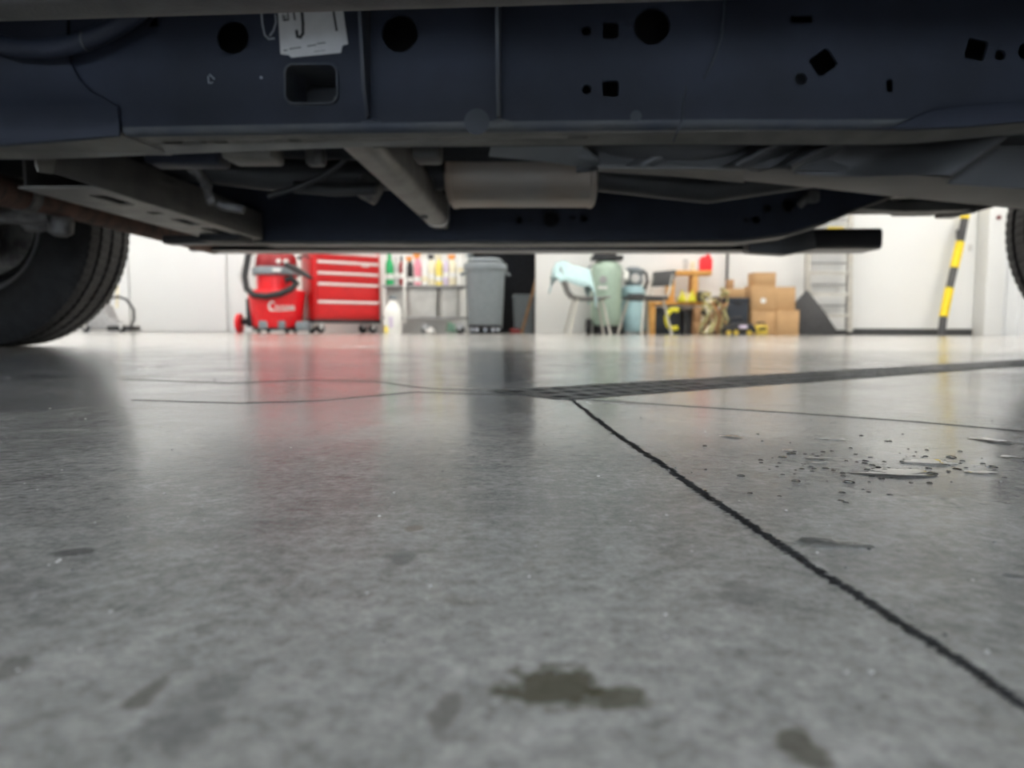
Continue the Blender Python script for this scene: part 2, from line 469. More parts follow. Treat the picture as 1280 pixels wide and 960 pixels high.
crack([(640, 494), (520, 490), (400, 501), (300, 504), (165, 500)], (.0012, .0016), seed=4, wob=.5)

# ------------------------------------------------------------------ spilled water
def puddle(px, py, hx, hy, hgt, label, seed, elong=0):
    rnd = random.Random(seed)
    c = flo(px, py); ex = abs(flo(px + hx, py).x - c.x); ey = abs(flo(px, py + hy).y - flo(px, py - hy).y) / 2
    n = 40; ph = [rnd.random() * 6.28 for _ in range(5)]
    def rad(a): return 1 + .16 * math.sin(2 * a + ph[0]) + .12 * math.sin(3 * a + ph[1]) + .09 * math.sin(5 * a + ph[2]) + .05 * math.sin(9 * a + ph[3])
    rings = [(1, 0), (.97, .08), (.9, .2), (.8, .36), (.65, .56), (.5, .73), (.3, .9), (.1, 1.0)]
    hgt = min(hgt, ey * .075); vs = []; fs = []
    for s_, z in rings:
        for k in range(n):
            a = 2 * math.pi * k / n
            vs.append((ex * s_ * rad(a) * math.cos(a), ey * (s_ * rad(a) * math.sin(a) - .72 * (1 - s_)), .0001 + z * hgt))
    for i in range(len(rings) - 1):
        for k in range(n):
            l = (k + 1) % n
            fs.append((i * n + k, i * n + l, (i + 1) * n + l, (i + 1) * n + k))
    fs.append(tuple((len(rings) - 1) * n + k for k in range(n)))
    o = MB().add(vs, fs).build('water_puddle', M['water'], smooth=80, loc=(c.x, c.y, 0))
    return tag(o, label, 'puddle', 'water spilled right of the floor joint')
PUD = [(1120, 592, 52, 6, .0028, 'largest bright water puddle right of the dark floor joint'),
       (1162, 578, 28, 5, .0016, 'narrow pale puddle just behind the largest one'),
       (1020, 573, 17, 2.4, .0014, 'thin water streak left of the largest puddle, the nearer of a pair'),
       (1021, 578.5, 16, 1.6, .0010, 'thin water streak left of the largest puddle, the farther of a pair'),
       (914, 546, 14, 2, .0012, 'thin bright puddle nearest to the iron drain'),
       (1040, 549, 16, 2, .0012, 'faint flat puddle midway along the far edge of the spill'),
       (1240, 551, 22, 4, .0018, 'bright puddle near the right edge behind the spill'),
       (1266, 572, 14, 2.4, .0014, 'small dark puddle at the right edge beside the spill'),
       (1226, 591, 20, 3, .0012, 'pale smear of water right of the largest puddle'),
       (1040, 680, 46, 7, .0008, 'brownish damp puddle beside the middle of the floor joint'),
       (1268, 721, 15, 3, .0010, 'small pale puddle at the right edge nearest to us'),
       (986, 563, 9, 1.3, .0010, 'smallest thin streak of water left of the puddles')]
for i, p in enumerate(PUD): puddle(p[0], p[1], p[2], p[3], p[4], p[5], 20 + i)
dp = MB(); rnd = random.Random(5)
for i in range(150):
    px = rnd.gauss(1090, 95); py = 592 + rnd.gauss(0, 1) * (20 if i % 3 else 9) - 10
    if not (860 < px < 1300 and 540 < py < 650): continue
    c = flo(px, py); r_ = rnd.uniform(.0004, .0016) * (1 if rnd.random() < .8 else 1.7)
    dp.lathe([(r_, .00005), (r_ * .85, r_ * .22), (r_ * .5, r_ * .36), (r_ * .12, r_ * .4)], 8, c)
o = dp.build('water_droplets', M['water'], smooth=80); tag(o, 'scatter of tiny water droplets around the largest puddle', 'droplets'); o['kind'] = 'stuff'
gr = MB()
for i in range(150):
    py = 470 + 380 * rnd.random() ** 1.5; px = rnd.uniform(-20, 1300); c = flo(px, py); r_ = rnd.uniform(.0003, .0009) * (.6 + c.y)
    gr.lathe([(r_, 0), (r_ * .8, r_ * .6), (r_ * .2, r_ * .8)], 5, (c.x, c.y, 0))
o = gr.build('floor_grit', mat('grit', (.03, .03, .03), .8, scale=80, col2=(.5, .48, .44)), smooth=10); tag(o, 'fine grit scattered over the concrete floor', 'grit'); o['kind'] = 'stuff'

# ------------------------------------------------------------------ the pickup truck
TY = 1.40; TA = R(-2.6)
truck = thing('pickup_truck', 'pickup truck straddling the view, its navy frame and underside seen from below', 'truck', (0, TY, 0), TA)
TM = Matrix.Translation((0, TY, 0)) @ Matrix.Rotation(TA, 4, 'Z'); TI = TM.inverted()
def T(px, py, ty):
    """truck coordinates of the pixel on the plane ty = const"""
    o = TI @ Vector((0, 0, CAM_H)); d = TI.to_3x3() @ ray(px, py)
    return o + d * ((ty - o.y) / d.y)
def T2(px, py, ty): p = T(px, py, ty); return (p.x, p.z)
def TZ(px, py, z):
    o = TI @ Vector((0, 0, CAM_H)); d = TI.to_3x3() @ ray(px, py)
    return o + d * ((z - o.z) / d.z)

NF, NI = -.48, -.40          # near rail, outer and inner face
FI, FO = .44, .52            # far rail, inner and outer face
def hole_at(px, py, ty, kind, a, b=0, rot=0):
    c = T2(px, py, ty); s_ = (T2(px + 1, py, ty)[0] - c[0])
    if kind == 'c': return circ(c[0], c[1], a * s_, 28 if a > 9 else 14)
    return rrect(c[0], c[1], a * s_, b * s_, min(a, b) * s_ * (.18 if kind == 'r' else .45), rot)

# --- near frame rail: outer web with punched holes
low = [(-2.3, .315)] + [T2(x, y, NF) for x, y in ((0, 181), (150, 169), (440, 164), (850, 160), (1060, 160), (1130, 160), (1200, 157), (1290, 149))]
low += [(1.1, .36), (1.7, .42), (2.6, .42)]
low = sorted(low)
def lowz(x):
    for (a, za), (b, zb) in zip(low, low[1:]):
        if a <= x <= b: return za + (zb - za) * (x - a) / (b - a)
    return low[-1][1]
top = [(2.6, .60), (1.7, .60), (1.0, .53), (-2.3, .53)]
holes = [hole_at(291, 47, NF, 'c', 20), hole_at(500, 42, NF, 'c', 22.5), hole_at(815, 33, NF, 'c', 22.5),
         hole_at(733, 39, NF, 'c', 6.2), hole_at(763, 38, NF, 'r', 20, 20), hole_at(733, 112, NF, 'c', 6.2), hole_at(763, 111, NF, 'r', 20, 20),
         hole_at(1002, 24, NF, 'r', 28, 10), hole_at(1029, 78, NF, 'r', 29, 27, R(35)), hole_at(1001, 99, NF, 'c', 7.8),
         hole_at(1112, 107, NF, 's', 8, 16), hole_at(1220, 62, NF, 'r', 26, 26, R(-14)), hole_at(1250, 69, NF, 'c', 7),
         hole_at(1283, 64, NF, 'c', 11), hole_at(390, 106, NF, 'r', 66, 47),
         [T2(183, 33, NF), T2(200, 33, NF), T2(194, 21, NF), T2(190, 21, NF)]]
ER = .010                    # radius of the lower corner
outl = [(x, z + ER) for x, z in low] + top
near = MB().plate(outl, holes, (0, NF, 0), (1, 0, 0), (0, 0, 1), .004).build('frame_rail', M['navy'], truck)
near['label'] = 'navy steel frame rail on the near side, punched with round and square holes'
# rounded lower corner + inner web + top
def sweep(xs, prof, name, m, parent):
    """prof(x) -> list of (ty, tz)"""
    rings = [[(x, y, z) for y, z in prof(x)] for x in xs]
    return MB().loft(rings, cap=False, closed=False).build(name, m, parent, smooth=50)
xs = [l[0] for l in low]; xs2 = []
for a, b_ in zip(xs, xs[1:]): xs2 += [a + (b_ - a) * k / 5 for k in range(5)]
xs2.append(xs[-1])
sweep(xs2, lambda x: [(NF, lowz(x) + ER + .001)] + [(NF + ER - ER * math.cos(R(a)), lowz(x) + ER - ER * math.sin(R(a))) for a in (0, 18, 36, 54, 72, 90)], 'rolled_edge', M['navy_dust'], near)
slots = []
for px, w_ in ((233, 26), (270, 9), (291, 20), (362, 9), (382, 18), (722, 26)):
    c = TZ(px, 177.5 if px < 600 else 169, .32); slots.append(rrect(c.x, NF + .038, w_ * .00105, .014, .006))
bot = [(x, NF + ER) for x in xs2 if x < .9] + [(x, NI) for x in reversed(xs2) if x < .9]
fb = MB()
pl_t = geometry.tessellate_polygon([[Vector((x, y, 0)) for x, y in l] for l in [bot] + slots])
flat = [p for l in [bot] + slots for p in l]
fb.add([(x, y, lowz(x)) for x, y in flat] + [(x, y, lowz(x) + .004) for x, y in flat], [tuple(t_) for t_ in pl_t] + [tuple(len(flat) + i for i in t_) for t_ in pl_t])
fb.build('lower_flange', M['flange'], near, smooth=30)
iw = MB().plate([(x, z) for x, z in low] + top, [], (0, NI, 0), (1, 0, 0), (0, 0, 1), .004)
iw.box((0.2, (NF + NI) / 2, .53), (4.6, NI - NF, .004)).build('inner_web', M['under_dark'], near)  # web coloured near black, painting the shade inside the punched holes
# sleeve spliced over the front part of the rail (its stepped edge shows as a seam)
sl = [(-2.3, .318), T2(-5, 182, NF - .006), T2(149, 170, NF - .006), T2(149, 158, NF - .006), T2(147, 132, NF - .006), T2(135, 126, NF - .006), T2(112, 113, NF - .006), T2(98, 98, NF - .006), T2(88, 78, NF - .006), T2(84, 40, NF - .006), T2(86, -60, NF - .006), (-2.3, .53)]
MB().plate(sl, [], (0, NF - .0065, 0), (1, 0, 0), (0, 0, 1), .006).build('splice_sleeve', M['navy'], near, bevel=.002)
c0, c1 = T(149, 168, NF - .006), T(190, 186, NI)
sw = MB()
sw.add([(c0.x - .5, NF - .002, c0.z + .006), (c0.x, NF - .002, c0.z - .001), (c0.x + .024, NI, c0.z - .006), (c0.x - .5, NI, c0.z - .001),
        (c0.x - .5, NF - .002, c0.z + .010), (c0.x, NF - .002, c0.z + .003), (c0.x + .024, NI, c0.z - .002), (c0.x - .5, NI, c0.z + .003)],
       [(0, 1, 2, 3), (4, 5, 6, 7), (0, 1, 5, 4), (1, 2, 6, 5), (2, 3, 7, 6), (3, 0, 4, 7)])
sw.build('splice_flange', M['flange'], near)
# rounded bulge on the rear part, above the kick-up
bl = [T2(1085, 163, NF), T2(1115, 160, NF), T2(1140, 148, NF), T2(1160, 140, NF), T2(1190, 135, NF), T2(1240, 131, NF), T2(1300, 127, NF), T2(1300, 152, NF), T2(1200, 161, NF), T2(1130, 164, NF)]
MB().plate(bl, [], (0, NF - .010, 0), (1, 0, 0), (0, 0, 1), .010).build('pressed_bulge', M['navy'], near, bevel=.005, seg=3)
# gussets
for pxw in (464, 626):
    b0 = T(pxw, 150, NF); x = b0.x
    gp = [(NF, b0.z), (NF - .012, b0.z + .001), (NF - .03, b0.z + .03), (NF - .062, .53), (NF, .53)]
    MB().plate(gp, [], (x, 0, 0), (0, 1, 0), (0, 0, 1), .004).build('gusset', M['navy_dust'], near)
    MB().tube([(x - .012, NF - .002, b0.z - .003), (x, NF - .003, b0.z - .001), (x + .012, NF - .002, b0.z - .003)], [.0012, .0025, .0012], 6).build('weld_bead', M['navy_dust'], near)
# rim of the rectangular through-tube
c = T2(390, 106, NF); s_ = T2(391, 106, NF)[0] - c[0]
po, pi_ = rrect(c[0], c[1], 67 * s_, 49 * s_, 11 * s_), rrect(c[0], c[1], 63 * s_, 45 * s_, 9.5 * s_)
MB().plate(po, [pi_], (0, NF - .005, 0), (1, 0, 0), (0, 0, 1), .079).build('tube_port', M['navy_dust'], near, smooth=50)
# weld seam and chalk marks on the web
MB().tube([T(906, -8, NF - .001), T(905, 20, NF - .001), T(902, 45, NF - .001), T(892, 75, NF - .001), T(880, 98, NF - .001)], .0016, 6).build('weld_seam', M['navy_dust'], near)
MB().tube([T(858, 108, NF - .001), T(854, 125, NF - .001), T(853, 150, NF - .001), T(846, 166, NF - .001), T(842, 177, NF - .001 + .02)], .0016, 6).build('weld_seam', M['navy_dust'], near)
def chalk(pts, r=.0008, name='chalk_mark'):
    return MB().tube([T(x, y, NF - .0012) for x, y in pts], r, 5).build(name, M['chalk'], near)
chalk([(327, 17), (328, 30), (331, 44), (336, 49), (343, 48)], .0012); chalk([(344, 18), (345, 28), (342, 38), (337, 45)], .0012)
chalk([(266, 103), (261, 104), (260, 96), (262, 93), (268, 99)], .0008)
MB().lathe([(.0016, -.0008), (.0016, .0004)], 10, T(326.5, 97, NF - .001), 'Y').build('paint_dot', M['chalk'], near)
for px, py, rr in ((596, 152, .016), (795, 145, .007)):
    p = T(px, py, NF - .0006)
    MB().lathe([(rr, 0), (rr, .0005)], 20, p, 'Y').build('primer_patch', mat('primer_patch', (.040, .045, .054), .6), near)
# thick dark hose looping over the front part
MB().tube([T(x, y, NF - .03) for x, y in ((-60, 32), (-20, 50), (20, 60), (60, 61), (95, 55), (125, 44), (152, 29), (180, 8), (205, -22))], .0115, 14).build('hose', M['navy'], truck, smooth=80)
MB().lathe([(.0121, -.0015), (.0121, .0015)], 18, (0, 0, 0), 'X').build('hose_clamp', M['navy_dust'], truck, loc=T(108, 51, NF - .03))

# --- paper tags stuck on the web
SP = NF - .0015
def stick(pts, z, name, m, par):
    return MB().plate([T2(x, y, SP) for x, y in pts], [], (0, SP - z, 0), (1, 0, 0), (0, 0, 1), .0004).build(name, m, par, smooth=20)
tg = stick([(352, -14), (424, -20), (435, 55), (428, 57), (426, 66), (364, 72), (361, 69)], .0, 'paper_tag', M['paper'], near)
tg['label'] = 'white paper tag underneath, edge peeking out'
tg = stick([(346, -10), (418, -16), (427, 59), (361, 69), (351, 68)], .0008, 'paper_tag', M['paper'], near)
tg['label'] = 'white paper tag with black marker characters'
ink = MB()
def stroke(pts, w_):
    for (a, b2) in zip(pts, pts[1:]):
        p, q = Vector(T2(*a, SP)), Vector(T2(*b2, SP)); d = (q - p).normalized(); n_ = Vector((-d.y, d.x)) * w_ / 2
        p, q = p - d * w_ * .35, q + d * w_ * .35
        ink.plate([p + n_, p - n_, q - n_, q + n_], [], (0, SP - .0010, 0), (1, 0, 0), (0, 0, 1), .0002)
stroke([(354, 19), (355, 26), (361, 25)], .0018); stroke([(361, 25), (360, 17)], .0018); stroke([(357.5, 25), (357, 20)], .0014)
stroke([(367, 14), (369, 25)], .0022); stroke([(363, 16), (369, 14)], .0013)
stroke([(375, 5), (378, 18), (379, 30), (379, 42), (376, 47), (372, 46), (371, 39)], .0038)
stroke([(415, 2), (418, 20), (421, 38)], .0030)
for x0, x1, y in ((355, 359, 63.5), (362, 376, 61.5), (385, 395, 58), (397, 407, 55), (393, 407, 65)):
    stroke([(x0, y), (x1, y - (x1 - x0) * .14)], .0012 if y < 64 else .0005)
ink.build('marker_lettering', M['ink'], tg)

# --- near running board (its underside hangs across the top of the view)
zb = .3265
nb = MB()
xA, xB = -1.25, 1.25
prof = [(-.785, zb + .002), (-.80, zb), (-.822, zb + .001), (-.826, zb + .006), (-.90, zb + .004), (-.94, zb + .012), (-.955, zb + .03), (-.94, zb + .052), (-.80, zb + .056), (-.782, zb + .04)]
nb.loft([[(x, y - x * .031, z) for y, z in prof] for x in (xA, -.9, -.3, .3, .9, xB)]).build('running_board', M['board'], truck, bevel=.002, smooth=40)
for x in (-.95, 0.1, 1.05):
    MB().bar((x, -.80, zb + .05), (x, -.60, .52), .05, .012).build('board_bracket', M['under_dark'], truck)

# --- far frame rail
lowF = [(-2.3, .47), (-1.1, .47), (-.86, .40), (-.78, .31)] + [T2(x, y, FI) for x, y in ((330, 303), (640, 303), (800, 302), (925, 301), (985, 293), (1030, 279), (1075, 260), (1130, 240))] + [(1.7, .44), (2.6, .44)]
lowF = sorted(lowF)
topF = [(2.6, .62), (1.7, .62), (1.0, .53), (-2.3, .50)]
fh = [hole_at(x, y, FI, 'c', r_) for x, y, r_ in ((649, 275, 4.8), (663, 275, 2.6), (689, 274, 10), (716, 273, 2.8), (730, 273, 4.8), (932, 275, 3.5), (945, 275, 5), (958, 261, 5), (985, 257, 8.5))]
far = MB().plate(lowF + topF, fh, (0, FI, 0), (1, 0, 0), (0, 0, 1), .004).build('frame_rail', M['navy'], truck)
far['label'] = 'navy steel frame rail on the far side'
MB().loft([[(x, FI, z), (x, FI + .004, z - .004), (x, FO, z - .004), (x, FO, z + .0), (x, FI, z + .004)] for x, z in lowF]).build('lower_flange', M['flange'], far, smooth=30)
MB().plate([(x, z) for x, z in lowF] + topF, [], (0, FO, 0), (1, 0, 0), (0, 0, 1), -.004).build('outer_web', M['under_dark'], far)
p = T(1015, 246, FI - .02)
MB().box(p, (.03, .03, .028)).bar(p + Vector((-.01, 0, 0)), p + Vector((-.03, 0, -.022)), .018).build('clip', M['dirty_steel'], far, bevel=.004)

# --- far running board
zf = .305; fbx0, fbx1 = T(262, 316, .90).x, T(1085, 305, .90).x
prof = [(.80, zf + .008), (.81, zf), (.94, zf), (.955, zf + .02), (.955, zf + .05), (.94, zf + .062), (.81, zf + .062), (.80, zf + .054)]
MB().loft([[(x, y + dy, z) for y, z in prof] for x, dy in ((fbx0, 0), (0, 0), (fbx1, 0))]).build('running_board', M['black_plastic'], truck, bevel=.006, seg=3)
bx0, bx1 = T(928, 305, .78).x, T(1010, 305, .78).x
MB().plate([T2(928, 296, .76), T2(1008, 287, .76), T2(1012, 314, .76), T2(975, 321, .76), T2(928, 318, .76)], [], (0, .76, 0), (1, 0, 0), (0, 0, 1), -.06).build('board_bracket', M['plastic_grey'], truck, bevel=.006)
MB().box(((fbx0 + bx0) / 2, .775, zf - .002), (bx0 - fbx0, .03, .012)).build('board_mount', M['black_plastic'], truck, bevel=.003)

# --- cross members
# transmission cross member (channel across the truck, slotted underside)
cz = .288
cx1, cx0 = -.655 , -.79
def cm_x(y, x): return x + (y) * .0
cyA, cyB = -.395, .42
sl = [rrect(-.70, y, .03, l_, .008) for y, l_ in ((-.14, .10), (.0, .03), (.12, .09), (.27, .13))]
cm = MB().plate([(cx0, -.25), (cx1, -.25), (cx1, cyB), (cx0, cyB)], sl, (0, 0, cz), (1, 0, 0), (0, 1, 0), -.004).build('crossmember', M['tube'], truck)
cm['label'] = 'slotted channel crossmember running from rail to rail'
MB().box((cx1, (cyA + cyB) / 2, cz + .034), (.005, cyB - cyA, .066)).build('channel_wall', M['cross'], cm, bevel=.001)
MB().box((cx0, (cyA + cyB) / 2 + .08, cz + .034), (.005, cyB - cyA - .16, .066)).build('channel_wall', M['cross'], cm, bevel=.001)
MB().plate([(cyA, cz - .005), (cyA - .012, cz + .03), (cyA - .012, cz + .06), (cyA + .05, cz + .06), (cyA + .03, cz - .002)], [], (cx1 + .004, 0, 0), (0, 1, 0), (0, 0, 1), .003).build('end_bracket', M['flange'], cm)
# gearbox mount pad on the far end
MB().box((-.72, .36, cz + .0), (.10, .09, .03)).build('mount_pad', M['black_rubber'], cm, bevel=.006)
MB().box((-.78, .47, .292), (.30, .05, .022)).build('rail_saddle', M['plastic_grey'], cm, bevel=.005)
# tubular cross member
rr = rrect(0, 0, .056, .075, .02, n=5)
tb = MB().loft([[(-.195 + a, y, .345 + z * (1 if y > -.42 else 1)) for a, z in rr] for y in (-.42, -.1, .1, .33)]).build('crossmember', M['tube'], truck, smooth=50)
tb['label'] = 'rounded steel tube crossmember ending short of the far rail'
MB().loft([[(-.195 + a * k, y, .345 + z * k) for a, z in rr] for y, k in ((.318, 1.02), (.335, 1.02), (.342, .8))]).build('end_cap', M['chrome'], tb, smooth=50)
MB().box((-.195, .36, .335), (.04, .09, .05)).build('end_bracket', M['cross'], tb, bevel=.006)
MB().lathe([(.008, 0), (.008, -.006), (.004, -.006)], 6, (-.20, .17, .3075), 'Z').build('bolt', M['dirty_steel'], tb)

# --- exhaust
mf0, mf1 = T(556, 230, .06), T(747, 230, .06)
mz0 = T(650, 255, .11).z; mz1 = mz0 + .125
mc = ((mf0.x + mf1.x) / 2, .14, (mz0 + mz1) / 2); mh = (mz1 - mz0)
ov = [(.10 * math.copysign(abs(math.cos(a)) ** .75, math.cos(a)), mh / 2 * math.copysign(abs(math.sin(a)) ** .75, math.sin(a))) for a in [2 * math.pi * k / 48 for k in range(48)]]
L_ = mf1.x - mf0.x
mu = MB().loft([[(mc[0] + x, mc[1] + a * k, mc[2] + z * k) for a, z in ov] for x, k in ((-L_ / 2, .93), (-L_ / 2 + .004, 1), (-L_ / 2 + .012, 1), (-L_ / 2 + .014, .975), (L_ / 2 - .014, .975), (L_ / 2 - .012, 1), (L_ / 2 - .004, 1), (L_ / 2, .93))]).build('muffler', M['muffler'], truck, smooth=40)
mu['label'] = 'heat-tinted steel muffler between the rails'
MB().tube([(mc[0] - L_ / 2 + .01, .12, mc[2]), (mc[0] - .27, .12, mc[2]), (-.50, .10, .38), (-.72, .06, .40), (-1.1, .0, .42)], .032, 16).build('exhaust_pipe', M['plastic_grey'], mu, smooth=60)
MB().tube([(mc[0] + L_ / 2 - .01, .14, mc[2]), (.4, .16, .36), (.9, .22, .44), (1.5, .32, .56), (2.4, .40, .50)], .03, 16).build('tail_pipe', M['plastic_grey'], mu, smooth=60)
# drive shaft
MB().tube([(-.75, -.02, .44), (-.2, 0, .43), (.9, 0, .42), (1.9, 0, .41)], .045, 20).build('drive_shaft', M['under_dark'], truck, smooth=60)
# gearbox hump and cables near the front
gbx = MB()
gbx.lathe([(.02, -.62), (.09, -.65), (.12, -.75), (.14, -.95), (.17, -1.2), (.18, -1.45)], 20, (0, .0, .50), 'X')
gbx.build('gearbox', M['under_dark'], truck, smooth=40)
for px, py, s_, ty in ((243, 210, .013, -.16), (258, 232, .011, -.14), (264, 249, .012, -.12), (286, 259, .010, -.1)):
    p = T(px, py, ty)
    MB().box(p, (s_ * 1.7, s_ * 1.4, s_ * 1.5), Matrix.Rotation(px * .1, 3, 'Y')).build('linkage', M['dirty_steel'], truck, bevel=.005)
MB().tube([T(236, 200, -.16), T(246, 214, -.16), T(258, 230, -.14), T(262, 248, -.12), T(280, 258, -.1), T(305, 262, -.1)], .008, 8).build('linkage_rod', M['dirty_steel'], truck, smooth=60)
MB().tube([T(335, 245, .0), T(370, 235, .0), T(400, 222, .0), T(425, 205, .0), T(440, 190, .0)], .006, 8).build('cable', M['plastic_grey'], truck, smooth=60)
MB().tube([T(368, 234, .05), T(420, 238, .05), T(470, 236, .05)], .012, 12).build('pipe', M['plastic_grey'], truck, smooth=60)
MB().box(T(462, 236, .1), (.045, .05, .05), Matrix.Rotation(.5, 3, 'Y')).build('bracket', M['dirty_steel'], truck, bevel=.008)
MB().box(T(395, 196, -.2), (.03, .03, .03)).build('bracket', M['dirty_steel'], truck, bevel=.006)
MB().box(T(317, 194, -.32), (.075, .06, .022)).build('bracket', M['flange'], truck, bevel=.006)
MB().box(T(535, 190, -.3), (.04, .05, .03)).build('bracket', M['cross'], truck, bevel=.006)
MB().box(T(235, 196, -.25), (.12, .05, .03)).build('splash_bracket', M['navy'], truck, bevel=.006)

# --- fuel tank, skid and heat shield behind the rear half of the near rail
tz0 = .291
plan = [(.02, -.385), (.13, -.365), (.40, -.325), (.72, -.215), (1.0, -.05), (1.45, .06), (1.45, -.40), (.08, -.395)]
ft = MB().plate(plan, [], (0, 0, .47), (1, 0, 0), (0, 1, 0), .14).build('fuel_tank', M['plastic_grey'], truck, bevel=.02, seg=3)
ft['label'] = 'dark plastic fuel tank hanging behind the near rail'
# long pressed lip below the tank
lipN = [TZ(x, y, tz0) for x, y in ((748, 207), (850, 208), (930, 209), (1010, 212), (1100, 216), (1190, 222), (1300, 229))]
lipF = [TZ(x, y, tz0) for x, y in ((748, 212), (850, 218), (930, 226), (1010, 234), (1100, 244), (1190, 253), (1300, 264))]
rings = []
for a, b_ in zip(lipN, lipF):
    rings.append([a + Vector((0, 0, .006)), a, a.lerp(b_, .3) - Vector((0, 0, .002)), a.lerp(b_, .8) - Vector((0, 0, .002)), b_, b_ + Vector((0, .006, .02)), b_ + Vector((0, 0, .06)), a + Vector((0, .03, .06))])
MB().loft(rings).build('skid_plate', M['shield_dk'] if 'shield_dk' in M else M['plastic_grey'], ft, smooth=40)
# rippled side of the tank (three rolled ribs)
vs = []; nx, nz = 320, 14
cur = [(720, 182), (760, 195), (800, 203), (850, 207)]
for i in range(nx + 1):
    px = 722 + (1310 - 722) * i / nx
    for k in range(nz + 1):
        v_ = k / nz
        base = T(px, 172 + (208 + max(0, px - 1000) * .065 - 172) * v_, -.375)
        s_ = px - 70 * (1 - v_) ** 1.0
        def saw(c, w1, w2):
            d = s_ - c
            if -w1 < d <= 0: return .5 + .5 * math.cos(math.pi * d / w1)
            if 0 < d < w2: return .5 + .5 * math.cos(math.pi * d / w2)
            return 0
        off = .045 - .05 * (saw(800, 90, 60) + saw(915, 35, 50) + saw(985, 40, 22) + saw(1185, 130, 22))
        vs.append(base + Vector((0, off, 0)))
fs = [(i * (nz + 1) + k, (i + 1) * (nz + 1) + k, (i + 1) * (nz + 1) + k + 1, i * (nz + 1) + k + 1) for i in range(nx) for k in range(nz)]
MB().add(vs, fs).build('ribbed_side', M['plastic_grey'], ft, smooth=60)
eb = MB(); ec = T(832, 176, -.352)
eb.loft([[(ec.x + .118 * math.cos(f) , ec.y + .05 * math.sin(f) * math.cos(a), ec.z + .034 * math.sin(f) * math.sin(a)) for a in [2 * math.pi * k / 24 for k in range(24)]] for f in [math.pi * (j + .3) / 24.6 for j in range(25)]]).build('tank_bulge', M['plastic_grey'], ft, smooth=70)
MB().loft([[a - Vector((0, 0, .0035)), b_ - Vector((0, 0, .0035)), b_ + Vector((0, .001, .003)), a + Vector((0, 0, .003))] for a, b_ in zip(lipN[:3], lipF[:3])]).build('heat_shield_lip', M['cross'], ft, smooth=40)
# pale heat shield at the front end of the tank
hs = MB()
A = [T(614, 182, -.385), T(722, 176, -.385), T(742, 196, -.375), T(770, 208, -.36)]
B = [T(611, 196, -.34), T(690, 203, -.33), T(748, 213, -.33), T(772, 212, -.33)]
hs.loft([[a, b_, b_ + Vector((0, .004, .004)), a + Vector((0, .004, .004))] for a, b_ in zip(A, B)]).build('heat_shield', M['shield'], ft, smooth=50)

# --- rear suspension bits seen beyond the tank
MB().loft([[(x, .56, z - .012), (x, .62, z - .012), (x, .62, z + .012), (x, .56, z + .012)] for x, z in ((.55, .44), (.8, .40), (1.0, .388), (T(1208, 260, .58).x, .392))]).build('leaf_spring', M['cross'], truck, smooth=50)
MB().tube([(1.96, -.8, .39), (1.96, .8, .39)], .045, 16).build('rear_axle', M['under_dark'], truck, smooth=60)
MB().lathe([(.05, -.16), (.13, -.08), (.15, 0), (.13, .08), (.05, .14)], 20, (1.96, 0, .39), 'X').build('differential', M['under_dark'], truck, smooth=60)
for px, py, s_ in ((1135, 258, .05), (1160, 262, .03), (1185, 264, .035), (1205, 261, .03)):
    MB().box(T(px, py, .68), (s_ * 1.5, .05, s_)).build('spring_bracket', M['plastic_grey'], truck, bevel=.006)

# --- front axle / steering bits on the left
MB().tube([T(-60, 222, -.30) + Vector((0, 0, 0)), (-.965, -.08, .322), (-.965, .0, .322), (-.965, .02, .322), (-.965, .3, .322), (-.965, .62, .318), (-.965, .82, .314)], [.028, .029, .029, .025, .025, .024, .022], 18).build('axle_tube', M['rust'], truck, smooth=50)
MB().lathe([(.033, -.012), (.033, .012)], 18, (-.965, .0, .322), 'Y').build('tube_clamp', M['dirty_steel'], truck)
MB().tube([(-1.35, .25, .30), (-1.1, .12, .30), (-.98, .10, .297)], .016, 12).build('tie_rod', M['dirty_steel'], truck, smooth=60)
MB().lathe([(.012, -.03), (.024, -.022), (.026, .0), (.02, .02), (.01, .03)], 14, (-.975, .12, .288), 'Z').build('ball_joint', M['dirty_steel'], truck, smooth=60)
MB().lathe([(.01, -.03), (.02, -.02), (.022, .0), (.016, .03)], 14, (-1.05, .15, .292), 'X').build('ball_joint', M['dirty_steel'], truck, smooth=60)
MB().tube([(-1.6, -.36, .36), (-1.62, .7, .33)], .05, 14).build('control_arm', M['under_dark'], truck, smooth=60)

